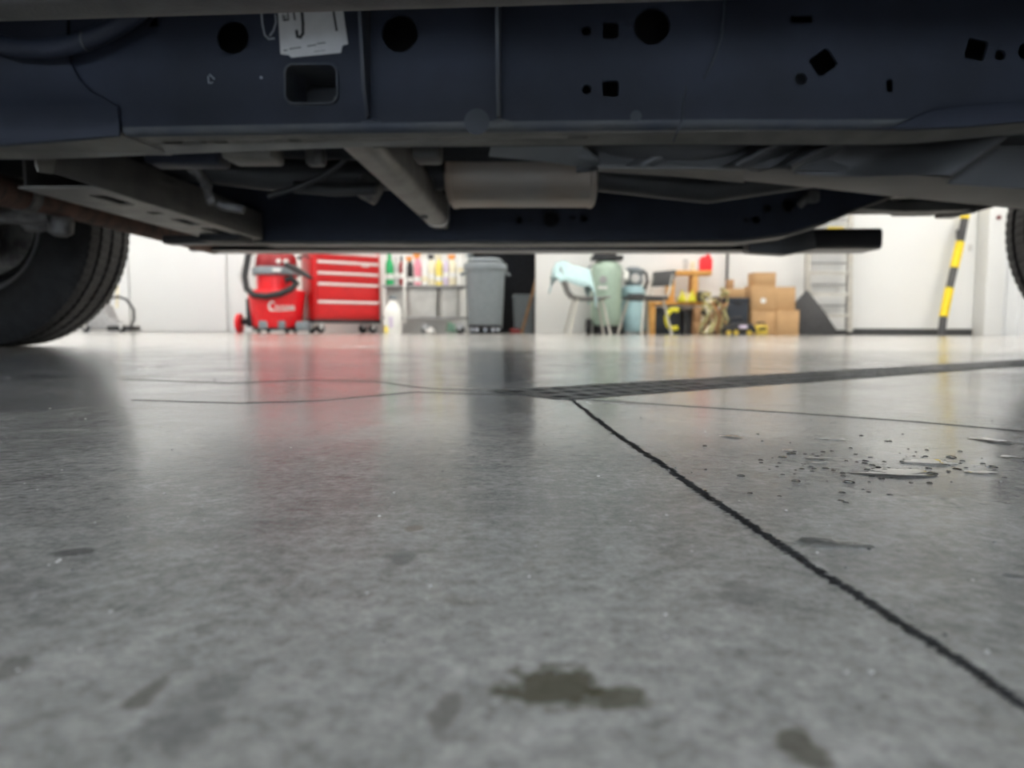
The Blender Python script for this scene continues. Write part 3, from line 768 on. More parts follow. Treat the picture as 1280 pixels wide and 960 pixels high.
# --- wheels
WR = .392; WW = .255
wl = T(160, 292, .99).x - WR; wr = T(1258, 312, .99).x + WR
def wheel(x, side, steer=0):
    y = side * .905
    wb = MB()
    inn = -side                                   # towards the truck's centre line
    wb.lathe([(.215, -.105), (.228, -.112), (.228, -.10), (.205, -.085), (.20, 0), (.205, .085), (.228, .10), (.228, .112), (.215, .105)], 48, axis='Y', cap=False)
    for k in range(6):
        a = 2 * math.pi * k / 6
        wb.bar((0, side * .06, 0), (math.cos(a) * .205, side * .075, math.sin(a) * .205), .055, .03)
    wb.lathe([(.0, .045 * side), (.075, .045 * side), (.085, .07 * side), (.05, .09 * side), (.0, .09 * side)], 24, axis='Y', cap=False)
    w_ = wb.build('wheel', M['alloy'], truck, smooth=40, loc=(x, y, WR), rz=steer)
    half = [(.222, .103), (.232, .112), (.262, .124), (.30, .130), (.335, .128), (.362, .121), (.376, .114), (.384, .105)]
    tread = []
    e = [.105, .064, .054, .012, -.000]           # rib edges / grooves
    rib = [(.388, .104), (.390, .10), (.392, .067), (.382, .065), (.382, .053), (.392, .051), (.392, .008), (.382, .006)]
    prof = half + rib
    prof = prof + [(r_, -h_) for r_, h_ in reversed(prof)]
    nh = len(half); npf = len(prof)
    def rf(i, k, r_):
        j = min(i, npf - 1 - i)
        if r_ > .387 and (k + (3 if j > nh + 2 else 0) + (2 if i > npf // 2 else 0)) % 4 == 0: return r_ - .0035
        if .37 < r_ < .387 and k % 4 == 0 and j < nh: return r_ - .004
        return r_
    MB().lathe(prof, 360, axis='Y', cap=False, rfun=rf).build('tire', M['tire'], w_, smooth=35)
    MB().lathe([(.06, inn * .02), (.165, inn * .02), (.165, inn * .045), (.07, inn * .045), (.06, inn * .07), (.0, inn * .07)], 36, axis='Y', cap=False).build('brake_disc', M['dirty_steel'], w_, smooth=40)
    MB().box((.10, inn * .045, .07), (.09, .07, .13), Matrix.Rotation(-.6, 3, 'Y')).build('brake_caliper', M['dirty_steel'], w_, bevel=.012)
    MB().lathe([(.0, inn * .005), (.203, inn * .005), (.203, inn * -.002), (.0, inn * -.002)], 36, axis='Y', cap=False).build('dust_shield', M['under_dark'], w_)
    kn = MB(); kn.box((0, inn * .12, 0), (.07, .10, .22)); kn.box((.03, inn * .10, -.06), (.09, .06, .06))
    kn.build('knuckle', M['dirty_steel'], w_, bevel=.015)
    return w_
for x in (wl, wr):
    for side in (-1, 1): wheel(x, side)

# --- body (rises above the frame; from here only its shade is seen)
def arch(cx, n=14, r_=.47):
    return [(cx - r_ * math.cos(math.pi * k / n), .43 + r_ * math.sin(math.pi * k / n) * 1.02) for k in range(n + 1)]
fx0, rx1 = wl - .93, wr + 1.15
side_o = [(fx0, .50), (fx0 + .1, .43)] + arch(wl) + arch(wr, r_=.54) + [(rx1 - .05, .46), (rx1, .55), (rx1, 1.30), (wr - .75, 1.30), (wr - .78, 1.22), (wl + .6, 1.22), (fx0 + .15, 1.12), (fx0, .95)]
for s_ in (-1, 1):
    bs = MB().plate(side_o, [], (0, s_ * .965, 0), (1, 0, 0), (0, 0, 1), .03 * s_ * -1).build('body_side', M['bodypaint'], truck, bevel=.006)
cabx0, cabx1 = wl + .62, wr - .78
MB().plate([(cabx0, 1.2), (cabx0 + .72, 1.88), (cabx1 - .12, 1.9), (cabx1, 1.2)], [], (0, .93, 0), (1, 0, 0), (0, 0, 1), -1.86).build('cab', M['bodypaint'], truck, bevel=.05)
for s_ in (-1, 1):
    for q in ((cabx0 + .28, cabx0 + .72, cabx0 + 1.12, cabx0 + 1.12), (cabx0 + 1.2, cabx0 + 1.2, cabx1 - .28, cabx1 - .2)):
        pts_ = [(q[0], 1.27), (q[1], 1.78), (q[2], 1.78), (q[3], 1.27)]
        MB().plate(pts_, [], (0, s_ * .935, 0), (1, 0, 0), (0, 0, 1), .012 * s_ * -1).build('side_window', M['glass_dark'], truck)
MB().box(((fx0 + cabx0) / 2, 0, 1.13), (cabx0 - fx0, 1.86, .06)).build('hood', M['bodypaint'], truck, bevel=.02)
MB().box(((cabx0 + cabx1) / 2, 0, .575), (cabx1 - cabx0, 1.88, .03)).build('cab_floor', M['under_dark'], truck)
MB().box(((cabx1 + rx1) / 2, 0, .68), (rx1 - cabx1, 1.88, .03)).build('bed_floor', M['under_dark'], truck)
for s_ in (-1, 1):
    MB().box(((wl + .5 + T(1210, 268, .9).x) / 2, s_ * .90, .50), (T(1210, 268, .9).x - wl - .5, .09, .15)).build('rocker', M['under_dark'], truck, bevel=.02)
    for cx in (wl, wr):
        a_ = [(cx + (.465 if cx < 0 else .535) * math.cos(math.pi * k / 16), .43 + .475 * math.sin(math.pi * k / 16)) for k in range(17)]
        lin = MB(); rg = [[(x, s_ * y, z) for x, z in a_] for y in (.60, .945)]
        lin.loft(rg, cap=False, closed=False).build('wheel_liner', M['under_dark'], truck, smooth=60)
MB().box((fx0 - .03, 0, .62), (.10, 1.84, .26)).build('bumper', M['chrome'], truck, bevel=.03)
MB().box((fx0 + .02, 0, .92), (.06, 1.5, .28)).build('grille', M['black_plastic'], truck, bevel=.02)
MB().box((rx1 - .02, 0, .97), (.06, 1.8, .62)).build('tailgate', M['bodypaint'], truck, bevel=.02)
MB().box((rx1 + .03, 0, .58), (.10, 1.84, .18)).build('bumper', M['chrome'], truck, bevel=.03)
MB().box((wl - .1, 0, .95), (1.3, 1.2, .3)).build('engine', M['under_dark'], truck, bevel=.04)

# ------------------------------------------------------------------ background: the far side of the workshop
def caster(par, x, y, r_=.05, m='black_rubber', h=None):
    h = h or 2 * r_ + .03
    wv = MB().lathe([(r_ * .35, -.02), (r_ * .9, -.02), (r_, -.012), (r_, .012), (r_ * .9, .02), (r_ * .35, .02)], 20, (x, y, r_), 'Y').build('caster', M[m], par, smooth=40)
    MB().box((x, y, h - .008), (r_ * 1.4, .07, .016)).box((x, y - .028, (r_ + h) / 2), (r_ * .7, .005, h - r_)).box((x, y + .028, (r_ + h) / 2), (r_ * .7, .005, h - r_)).build('caster_fork', M['chrome'], wv)
    return wv

# floor jack half hidden by the left tire
D = 9.0
t = thing('floor_jack', 'grey and black floor jack with a loop handle just right of the left tire', 'jack', (gx(138, D), D, 0), 0)
MB().plate([(-.30, .03), (.12, .03), (.14, .10), (.05, .17), (-.02, .34), (-.18, .36), (-.30, .14)], [], (0, .12, 0), (1, 0, 0), (0, 0, 1), -.24).build('body', M['grey_mid'], t, bevel=.02)
MB().box((.17, 0, .05), (.30, .26, .06)).build('base', M['black_plastic'], t, bevel=.015)
MB().tube([(.02, -.08, .34), (.06, -.08, .42), (.16, -.08, .44), (.26, -.08, .40), (.34, -.08, .28), (.34, -.08, .16), (.30, -.08, .08)], .016, 10).build('loop_handle', M['black_plastic'], t, smooth=60)
for x in (-.22, .22): caster(t, x, -.14, .04)
MB().tube([(.10, -.02, .30), (.12, -.02, .58)], .018, 10).build('post', M['cream'], t)

# hook of cable on the white panel
D = YF - .06
o = MB().tube([at(x, y, D) for x, y in ((311, 330), (303, 334), (299, 344), (301, 352), (308, 357), (313, 360))], .008, 6).build('wall_cable', M['grey_light'], smooth=60)
tag(o, 'thin grey cable looping down the white wall left of the red vacuum', 'cable')

# --- red shop vacuum
D = 8.95
vx = gx(347, D)
t = thing('shop_vacuum', 'bright red wet-dry shop vacuum with a black hose and white lettering', 'vacuum', (vx, D, 0), 0)
drum = MB().lathe([(.0, .06), (.27, .06), (.29, .09), (.335, .44), (.34, .50), (.33, .52), (0, .52)], 40, cap=False).build('drum', M['red_plastic'], t, smooth=40)
MB().lathe([(.20, .50), (.235, .52), (.24, .70), (.23, .72), (.0, .72)], 36, cap=False).build('tank_neck', M['red_plastic'], t, smooth=40)
MB().lathe([(.0, .70), (.27, .70), (.285, .715), (.285, .78), (.27, .80), (.0, .80)], 36, cap=False).build('collar', M['grey_plastic'], t, smooth=40)
hd = MB().lathe([(.24, .795), (.25, .82), (.235, .93), (.19, 1.0), (.08, 1.03), (0, 1.03)], 32, cap=False).build('motor_head', M['darkred'], t, smooth=50)
for q in (-.02, .10, .18): MB().box((q, -.225 + abs(q - .05) * .25, .86), (.05, .05, .05)).build('vent', M['white_plastic'], hd, bevel=.012)
MB().box((.1, -.29, .75), (.10, .03, .04)).build('latch', M['chrome'], t, bevel=.008)
hose = [(-.24, -.05, 1.06), (-.30, -.12, .94), (-.31, -.22, .68), (-.26, -.30, .53), (-.16, -.36, .45), (0, -.38, .435), (.16, -.36, .47), (.27, -.30, .53), (.31, -.22, .60), (.24, -.20, .66), (.17, -.22, .63)]
MB().tube(hose, .038, 12).build('hose', M['black_rubber'], t, smooth=60)
MB().tube([(.20, -.25, .82), (.33, -.30, .76), (.45, -.36, .70), (.54, -.40, .65)], [.035, .04, .032, .022], 12).build('wand', M['black_plastic'], t, smooth=60)
# white script lettering, only its rhythm is legible
lt = MB()
def lz(a, z):      # on the drum front, angle -> point
    r_ = .29 + (.045) * (z - .09) / .35 + .006
    return (r_ * math.sin(a), -r_ * math.cos(a), z)
cap_ = [(lz(.22, .36)), lz(.12, .375), lz(.04, .345), lz(.03, .30), lz(.10, .275), lz(.2, .28)]
lt.tube(cap_, .014, 6)
aa = .26; up = True; zz = []
while aa < .98:
    zz.append(lz(aa, .335 if up else .285)); up = not up; aa += .055
lt.tube(zz, .012, 6); lt.tube([lz(.05, .268), lz(.5, .272), lz(.95, .285)], .006, 6)
lt.build('white_lettering', M['white_plastic'], drum, smooth=60)
MB().lathe([(.0, -.03), (.09, -.03), (.12, -.02), (.12, .02), (.09, .03), (0, .03)], 28, (-.47, .0, .12), 'X', cap=False).build('wheel', M['red_plastic'], t, smooth=40)
MB().box((-.375, .02, .14), (.15, .10, .08)).box((-.345, .02, .25), (.07, .10, .36)).build('wheel_arm', M['black_plastic'], t, bevel=.02)
for q in (-.08, .14): MB().box((q, -.27, .10), (.11 if q < 0 else .08, .06, .10)).build('caster_socket', M['grey_plastic'], t, bevel=.015)
MB().lathe([(.0, .03), (.30, .03), (.30, .065), (0, .065)], 32, cap=False).build('base', M['black_plastic'], t)
for a in (45, 135, 225, 315): caster(t, .24 * math.cos(R(a)), .24 * math.sin(R(a)), .025, h=.045)
MB().box((.36, -.12, .085), (.16, .2, .12)).build('caster_socket', M['grey_plastic'], t, bevel=.03)

# --- red tool cabinet on casters
t = thing('tool_cabinet', 'red rolling tool cabinet with pale drawer pulls', 'tool cabinet', (gx(393, 8.9) + .44 * math.cos(R(35)), 8.9 + .44 * math.sin(R(35)), 0), R(35))
W = .88; Dp = .44
MB().box((0, Dp / 2, .60), (W, Dp, .86)).build('body', M['red'], t, bevel=.012)
MB().box((0, Dp / 2, .15), (W + .02, Dp + .02, .045)).build('base', M['black_plastic'], t, bevel=.01)
MB().box((0, Dp / 2, 1.045), (W + .03, Dp + .03, .03)).build('top_mat', M['black_rubber'], t, bevel=.008)
zs = [(.205, .405), (.42, .625), (.64, .76), (.775, .895), (.91, 1.01)]
for z0, z1 in zs:
    d_ = MB().box((0, -.012, (z0 + z1) / 2), (W - .07, .024, z1 - z0)).build('drawer', M['red'], t, bevel=.005)
    MB().box((0, -.034, z1 - .018), (W - .075, .024, .036)).build('pull', M['pull'], d_, bevel=.008)
MB().box((W * .26, -.026, .885 - .03), (.10, .004, .026)).build('badge', M['chrome'], t)
for x in (-W / 2 + .10, W / 2 - .08, ):
    for y in (.06, Dp - .06): caster(t, x, y, .055)
MB().tube([(-W / 2 - .02, .08, .93), (-W / 2 - .07, .08, .95), (-W / 2 - .07, .38, .95), (-W / 2 - .02, .38, .93)], .014, 10).build('side_handle', M['black_plastic'], t, smooth=60)

# --- utility cart with bottles
D = 9.3; xa, xb = gx(478, D), gx(583, D); W = xb - xa; xc = (xa + xb) / 2; SH = gz(530, 356, D)
t = thing('utility_cart', 'grey utility cart carrying cleaning bottles beside the red cabinet', 'cart', (xc, D, 0))
for x in (-W / 2 + .02, W / 2 - .02):
    for y in (.03, .43): MB().tube([(x, y, .12), (x, y, 1.0)], .02, 10).build('post', M['white_plastic'], t)
for z in (SH - .02, .20):
    MB().box((0, .23, z), (W, .46, .03)).build('shelf', M['grey_mid'], t, bevel=.006)
MB().box((0, .45, SH + .12), (W, .015, .03)).build('back_rail', M['grey_light'], t)
xm = gx(506, D) - xc
MB().box((xm, -.01, .55), (.035, .02, .86)).build('divider', M['white_plastic'], t, bevel=.004)
for x in (-W / 2 + .09, W / 2 - .09, 0.0):
    for y in (.06, .4): caster(t, x, y, .045)
MB().tube([(W / 2 - .02, .03, .98), (W / 2 + .06, .03, 1.02), (W / 2 + .06, .43, 1.02), (W / 2 - .02, .43, .98)], .016, 10).build('handle', M['grey_plastic'], t, smooth=60)

def bottle(px, h, r_, body, cap_m, label, spray=True, y=.12):
    h *= 1.13; r_ *= 1.04; lb = h * random.uniform(.1, .38)
    t_ = thing('spray_bottle' if spray else 'bottle', label, 'bottle', (gx(px, D + y), D + y, SH - .004), random.uniform(-.6, .6), 'cleaning bottles on the utility cart')
    MB().lathe([(0, 0), (r_ * .95, 0), (r_, .012), (r_, h * .66), (r_ * .85, h * .74), (r_ * .5, h * .82), (r_ * .45, h * .86), (0, h * .86)], 20, cap=False).build('body', M[body], t_, smooth=45)
    if spray:
        hd_ = MB(); hd_.lathe([(0, h * .82), (r_ * .45, h * .82), (r_ * .45, h * .89), (0, h * .89)], 14, cap=False)
        hd_.box((-.012, 0, h * .95), (r_ * 1.9, r_ * .55, h * .11)); hd_.bar((-r_ * .7, 0, h * .91), (-r_ * .5, 0, h * .78), .012)
        hd_.build('spray_head', M[cap_m], t_)
    else:
        MB().lathe([(0, h * .83), (r_ * .5, h * .83), (r_ * .5, h * .97), (r_ * .4, h), (0, h)], 14, cap=False).build('cap', M[cap_m], t_, smooth=45)
    MB().lathe([(r_ * 1.01, lb), (r_ * 1.01, lb + h * .17)], 20, cap=False).build('paper_label', M['white_plastic'] if body not in ('white_plastic',) else M['cream'], t_, smooth=45)
bottle(487.5, .36, .05, 'green', 'green', 'green bottle at the left end of the cart shelf', False)
bottle(496, .33, .035, 'grey_light', 'grey_light', 'slim light grey bottle right of the green bottle', False, .16)
bottle(503, .34, .04, 'darkred', 'black_plastic', 'dark red bottle left of the cart divider', False, .2)
bottle(513, .33, .04, 'black_plastic', 'orange', 'black bottle with an orange top right of the cart divider', True, .15)
bottle(522.5, .36, .045, 'pink', 'orange', 'pink spray bottle with an orange head', True)
bottle(531.5, .36, .042, 'white_plastic', 'white_plastic', 'white spray bottle right of the pink one', True)
bottle(540, .35, .04, 'cream', 'black_plastic', 'cream bottle with a black head mid shelf', True)
bottle(549, .35, .045, 'ybottle', 'cream', 'yellow spray bottle with a cream head', True)
bottle(557.5, .34, .036, 'lilac', 'white_plastic', 'lilac bottle between the yellow and orange-topped ones', True)
bottle(566, .35, .046, 'cream', 'orange', 'cream spray bottle with an orange head', True)
bottle(576.5, .37, .045, 'white_plastic', 'white_plastic', 'white spray bottle at the right end of the cart shelf', True, .08)

def bin_(x0, x1, y0, y1, DD, label, m='bin', dep=.34):
    xa_, xb_ = gx(x0, DD), gx(x1, DD); z0, z1 = max(0, gz(x0, y1, DD)), gz(x0, y0, DD)
    t_ = thing('storage_bin', label, 'bin', ((xa_ + xb_) / 2, DD, z0)); w_ = xb_ - xa_; h = z1 - z0
    q = lambda k, z: [(x * k, dep / 2 + y * k, z) for x, y in rrect(0, 0, w_, dep, .04)]
    MB().loft([q(.88, 0), q(.9, .01), q(1, h - .03)]).build('body', M[m], t_, smooth=40)
    MB().loft([q(1.03, h - .035), q(1.03, h - .01), q(.97, h)]).build('lid', M[m], t_, smooth=40)
    return t_
bin_(509, 547, 360, 396, D + .05, 'wide cloudy plastic bin on the cart lower shelf')
bin_(550, 573, 360, 396, D + .05, 'narrow cloudy plastic bin at the right of the cart lower shelf')
bin_(481, 505, 362, 396, D + .12, 'cloudy plastic bin behind the white jug')
# loose things under the bins
t = thing('scrub_pad', 'white crumpled rag lying on the cart lower shelf front', 'rag', (gx(539, D), D - .10, .0))
MB().lathe([(0, .0), (.06, .0), (.075, .02), (.05, .06), (.03, .08), (0, .08)], 9, cap=False).build('cloth', M['bin'], t, smooth=60)
o = MB().tube([(gx(565, D) + .06 * math.cos(a * .6) * (1 - a * .01), D - .14 + .05 * math.sin(a * .6), .02 + a * .004) for a in range(30)], .014, 8).build('green_hose', M['hose_green'], smooth=60)
tag(o, 'coiled green hose on the floor in front of the cart', 'hose')

# white jug on the floor
D = 8.9
t = thing('plastic_jug', 'white plastic jug with a dark cap on the floor before the cart', 'jug', (gx(491.5, D), D, 0))
MB().loft([[(x, y, z) for x, y in rrect(0, 0, .205 * k, .15 * k, .045 * k, n=5)] for z, k in ((0, .95), (.012, 1), (.24, 1), (.31, .9), (.37, .55), (.395, .36), (.43, .34))]).build('body', M['white_plastic'], t, smooth=45)
MB().lathe([(0, .42), (.05, .42), (.052, .46), (0, .465)], 18, cap=False).build('cap', M['grey_plastic'], t, smooth=40)
MB().box((-.015, -.0765, .14), (.05, .004, .13)).build('paper_label', M['lilac'], t)
MB().box((-.075, -.0762, .05), (.05, .003, .08)).build('paper_label', M['ybottle'], t)

# --- grey rubbish bin on a dolly
D = 9.1
t = thing('trash_can', 'large grey plastic trash can on a wheeled dolly by the dark doorway', 'trash can', (gx(606.5, D), D, 0))
body = [(0, .10), (.20, .10), (.215, .12), (.245, .78), (.25, .80)]
can = MB().lathe(body, 40, cap=False).build('body', M['grey_plastic'], t, smooth=40)
MB().lathe([(.235, .78), (.262, .785), (.27, .80), (.27, .86), (.258, .875), (.24, .87), (.235, .78)], 40, cap=False).build('rim', M['grey_plastic'], t, smooth=40)
for s_ in (-1, 1): MB().tube([(s_ * .25, -.07, .76), (s_ * .30, -.06, .74), (s_ * .30, .06, .74), (s_ * .25, .07, .76)], .016, 8).build('handle', M['grey_plastic'], t, smooth=60)
MB().lathe([(0, .865), (.2, .875), (.23, .90), (.18, .94), (.08, .93), (0, .95)], 14, cap=False).build('bag', M['grey_plastic'], t, smooth=40)
MB().lathe([(0, .07), (.21, .07), (.22, .085), (.22, .11), (0, .11)], 30, cap=False).build('dolly', M['black_plastic'], t)
for a in (20, 92, 164, 236, 308): caster(t, .17 * math.cos(R(a)), .17 * math.sin(R(a)), .03, h=.075)

# things inside the dark doorway
D = YF + .9
t = thing('dark_bin', 'dark grey bin standing inside the unlit doorway', 'bin', (gx(655, D), D, 0))
MB().loft([[(x * k, y * k, z) for x, y in rrect(0, 0, .34, .3, .05)] for z, k in ((0, .85), (.5, 1), (.54, 1.05))]).build('body', M['grey_plastic'], t, smooth=40)
MB().loft([[(x * k, y * k, z) for x, y in rrect(0, 0, .34, .3, .05)] for z, k in ((.535, 1.08), (.56, 1.08), (.58, .9))]).build('lid', M['grey_plastic'], t, smooth=40)
D = YF + .25
o = MB().bar((gx(652, D), D, 0), (gx(676, D) , D + .1, 1.0), .05, .03).build('wooden_plank', M['wood_old'], bevel=.004)
tag(o, 'bare wooden plank leaning inside the dark doorway', 'plank')
o = MB().loft([[(gx(644, D) + x * k, D - .02 + y * k, z) for x, y in rrect(0, 0, .16, .12, .03)] for z, k in ((0, .9), (.05, 1), (.07, .8))]).build('red_tray', M['redspot'], smooth=40)
tag(o, 'small dark red tray on the doorway floor', 'tray')

# --- chairs
def chair(px, D, rz, shell, leg_m, label, pads=False):
    t_ = thing('shell_chair', label, 'chair', (gx(px, D), D, 0), rz, 'shell chairs by the far wall')
    # one-piece shell: seat then leaning back (faces +x)
    prof = [(.25, .455), (.23, .447), (.10, .435), (-.10, .432), (-.20, .45), (-.245, .50), (-.28, .60), (-.33, .72), (-.37, .80)]
    rings = []
    for i, (x, z) in enumerate(prof):
        f = i / (len(prof) - 1); hw = .225 - .03 * max(0, f - .6) / .4; up = .028 * (1 - abs(f - .45))
        rings.append([(x, -hw, z + up), (x, -hw * .7, z + up * .2), (x, 0, z), (x, hw * .7, z + up * .2), (x, hw, z + up),
                      (x - .006, hw, z + up - .012), (x - .006, hw * .7, z + up * .2 - .012), (x - .006, 0, z - .012), (x - .006, -hw * .7, z + up * .2 - .012), (x - .006, -hw, z + up - .012)])
    if not pads: MB().loft(rings).build('seat_shell', M[shell], t_, smooth=50)
    else:
        MB().loft([[(x, y, z) for x, y in rrect(0, 0, .44, .42, .06)] for z in (.432, .445, .47)]).build('seat', M[shell], t_, bevel=.008)
        MB().box((-.285, 0, .70), (.03, .40, .20), Matrix.Rotation(-.25, 3, 'Y')).build('backrest', M[shell], t_, bevel=.012)
        for sy in (-1, 1): MB().tube([(-.15, sy * .16, .435), (-.23, sy * .17, .50), (-.29, sy * .17, .74)], .015, 8).build('back_post', M[leg_m], t_, smooth=60)
    for sx in (-1, 1):
        for sy in (-1, 1):
            MB().tube([(sx * .15, sy * .15, .435), (sx * .25, sy * .215, 0)], .014, 8).build('leg', M[leg_m], t_)
    MB().box((0, 0, .425), (.30, .30, .014)).build('seat_frame', M['black_plastic'], t_)
    return t_
c1 = chair(734, 8.95, R(4), 'grey_mid', 'alu', 'grey shell chair with a pale blue towel on it')
# towel draped over the chair back and seat
tw = []
for i in range(13):
    f = i / 12
    path = [(-.45, .66), (-.42, .76), (-.37, .84), (-.28, .84), (-.18, .80), (-.08, .77), (0, .75), (.05, .64), (.07, .50)]
    k = f * (len(path) - 1); j = min(int(k), len(path) - 2); u_ = k - j
    x = path[j][0] * (1 - u_) + path[j + 1][0] * u_; z = path[j][1] * (1 - u_) + path[j + 1][1] * u_
    tw.append([(x + .015 * math.sin(i * 1.3 + q), -.27 + .52 * q / 10, z + .022 * math.sin(q * 1.7 + i * .8) + (-(.26 if i < 4 else .22) * max(0, 1 - q / 3) * min(1, i / 3) - (.16 if q > 8 else 0)) + .03) for q in range(11)])
o = MB().loft(tw, cap=False, closed=False).build('towel', M['towel'], smooth=70, loc=(gx(734, 8.95), 8.95, 0), rz=R(4))
sd = o.modifiers.new('thick', 'SOLIDIFY'); sd.thickness = .012
tag(o, 'pale blue towel draped over the left shell chair', 'towel')
# lower folds hanging over the near side
c2 = chair(806, 8.95, R(212), 'band', 'alu', 'charcoal padded chair facing left beside the orange shelf', pads=True)

# --- green upright air compressor
D = 9.55
t = thing('air_compressor', 'pale green upright air compressor tank with a black motor', 'compressor', (gx(757, D), D, 0), 0)
MB().lathe([(0, .08), (.12, .08), (.185, .12), (.20, .18), (.20, .84), (.185, .90), (.12, .95), (0, .96)], 36, cap=False).build('tank', M['green_metal'], t, smooth=40)
MB().lathe([(.15, 0), (.17, 0), (.17, .12), (.15, .12)], 24, cap=False).build('foot_ring', M['black_plastic'], t)
mt = MB(); mt.box((0, -.02, .99), (.40, .26, .06)); mt.lathe([(.0, -.2), (.09, -.2), (.10, -.17), (.10, .02), (0, .02)], 20, (.1, 0, 1.10), 'X', cap=False); mt.box((-.1, 0, 1.12), (.14, .14, .22))
mt.build('motor', M['black_plastic'], t, bevel=.008)
MB().lathe([(0, -.03), (.09, -.03), (.10, -.02), (.10, .02), (.09, .03), (0, .03)], 26, (-.235, -.06, .10), 'X', cap=False).build('wheel', M['black_rubber'], t, smooth=40)
MB().lathe([(0, -.03), (.09, -.03), (.10, -.02), (.10, .02), (.09, .03), (0, .03)], 26, (.20, .02, .10), 'X', cap=False).build('wheel', M['black_rubber'], t, smooth=40)
MB().lathe([(0, -.02), (.05, -.02), (.05, 0), (0, 0)], 20, (-.07, -.205, .70), 'Y', cap=False).build('gauge', M['grey_mid'], t)
MB().box((-.07, -.20, .60), (.12, .012, .04)).build('plate_label', M['white_plastic'], t)
MB().tube([(.21, 0, .84), (.26, -.05, .80), (.24, -.12, .70)], .03, 10).build('filter', M['white_plastic'], t, smooth=60)
MB().tube([(-.19, 0, .90), (-.25, 0, .86), (-.25, 0, .74), (-.19, 0, .70)], .012, 8).build('handle', M['grey_plastic'], t, smooth=60)

# --- pale blue vacuum with dark head
D = 9.72
t = thing('blue_vacuum', 'pale blue canister vacuum with a dark motor head behind the chairs', 'vacuum', (gx(791, D), D, 0))
MB().lathe([(0, .03), (.15, .03), (.17, .07), (.16, .40), (.14, .46), (0, .46)], 30, cap=False).build('canister', M['blue_pale'], t, smooth=40)
MB().lathe([(0, .46), (.155, .46), (.16, .49), (.16, .60), (.14, .64), (0, .64)], 30, cap=False).build('upper_tank', M['blue_pale'], t, smooth=40)
hd = MB().lathe([(0, .64), (.10, .64), (.12, .68), (.12, .80), (.14, .82), (.14, .86), (.06, .90), (0, .90)], 24, cap=False).build('motor_head', M['grey_plastic'], t, smooth=40)
MB().lathe([(0, -.02), (.06, -.02), (.06, 0), (0, 0)], 18, (0, -.11, .74), 'Y', cap=False).build('face_plate', M['grey_light'], hd)
MB().tube([(.12, -.03, .84), (.16, -.05, .80), (.17, -.08, .70), (.13, -.10, .60)], .02, 8).build('hose', M['black_rubber'], t, smooth=60)
for a in (45, 135, 225, 315): caster(t, .14 * math.cos(R(a)), .14 * math.sin(R(a)), .02, h=.04)
MB().box((0, -.165, .52), (.22, .05, .03)).build('clasp', M['black_plastic'], t, bevel=.008)

# --- orange wooden bench-shelf
D = 9.55; xa, xb = gx(811, D), gx(899, D); zt = gz(850, 379, D)
t = thing('wooden_bench', 'low orange pine bench holding a small shelf', 'bench', (xa, D, 0)); W = xb - xa
MB().box((W / 2 + .04, .18, zt), (W + .08, .40, .04)).build('top', M['wood'], t, bevel=.004)
for x in (.045, W - .05):
    for y in (.03, .33): MB().box((x, y, (zt - .02) / 2), (.08 if x < .1 else .06, .06, zt - .02)).build('leg', M['wood'], t, bevel=.004)
D2 = 9.6; x0, x1 = gx(834, D2), gx(888, D2); za, zb2 = zt + .021, gz(860, 338, D2)
t = thing('wooden_shelf', 'small orange wooden shelf unit standing on the bench', 'shelf', (x0, D2, za)); W2 = x1 - x0
MB().box((W2 / 2, .12, zb2 - za - .03), (W2, .26, .06)).build('board', M['wood'], t, bevel=.004)
for px in (839, 868): MB().box((gx(px, D2) - x0, .12, (zb2 - za - .06) / 2), (.075, .24, zb2 - za - .06)).build('upright', M['wood'], t, bevel=.004)
# on the shelf
t = thing('red_canister', 'red canister at the right end of the orange shelf top', 'canister', (gx(880, D2 + .1), D2 + .1, zb2))
MB().loft([[(x * k, y * k, z) for x, y in rrect(0, 0, .16, .12, .02)] for z, k in ((0, 1), (.15, 1), (.19, .7))]).build('body', M['red_plastic'], t, smooth=40)
MB().lathe([(0, .185), (.03, .185), (.03, .22), (0, .22)], 12, (.03, 0, 0), cap=False).build('cap', M['red_plastic'], t)
for px, hh, mm, lab in ((855, .19, 'grey_light', 'slim grey can at the left of the orange shelf top'), (864, .15, 'cream', 'short cream can between the slim can and the red canister')):
    t = thing('spray_can', lab, 'can', (gx(px, D2 + .1), D2 + .1, zb2))
    MB().lathe([(0, 0), (.034, 0), (.034, hh * .8), (.02, hh * .87), (0, hh * .87)], 16, cap=False).build('body', M[mm], t, smooth=40)
    MB().lathe([(0, hh * .86), (.018, hh * .86), (.018, hh), (0, hh)], 12, cap=False).build('cap', M['white_plastic'], t)
# on the bench
for px, mm, lab, s_ in ((851.5, 'yellow_green', 'yellow-green funnel left of its twin on the bench', .058), (864, 'yellow_green', 'yellow-green funnel on the bench beside the black mug', .06), (858, 'wood_old', 'brown paper roll on the bench under the shelf', .06)):
    D3 = D2 - .08 if px != 858 else D2 + .10
    t = thing('funnel' if px != 858 else 'paper_roll', lab, 'funnel' if px != 858 else 'roll', (gx(px, D3), D3, za))
    if px != 858:
        MB().lathe([(s_, 0), (s_, .012), (.016, .10), (.012, .15), (.006, .15), (.010, .10), (s_ * .9, .004)], 18, cap=False).build('cone', M[mm], t, smooth=50)
        MB().tube([(s_ * .6, 0, .04), (s_ * .9, 0, .09), (s_ * .4, 0, .10)], .006, 6).build('handle', M[mm], t)
    else:
        MB().lathe([(.02, 0), (s_, 0), (s_, .12), (.02, .12), (.02, 0)], 20, cap=False).build('roll', M['cream'], t, smooth=40)
D3 = D2 - .06
t = thing('mug', 'black mug on the bench right of the funnels', 'mug', (gx(876, D3), D3, za))
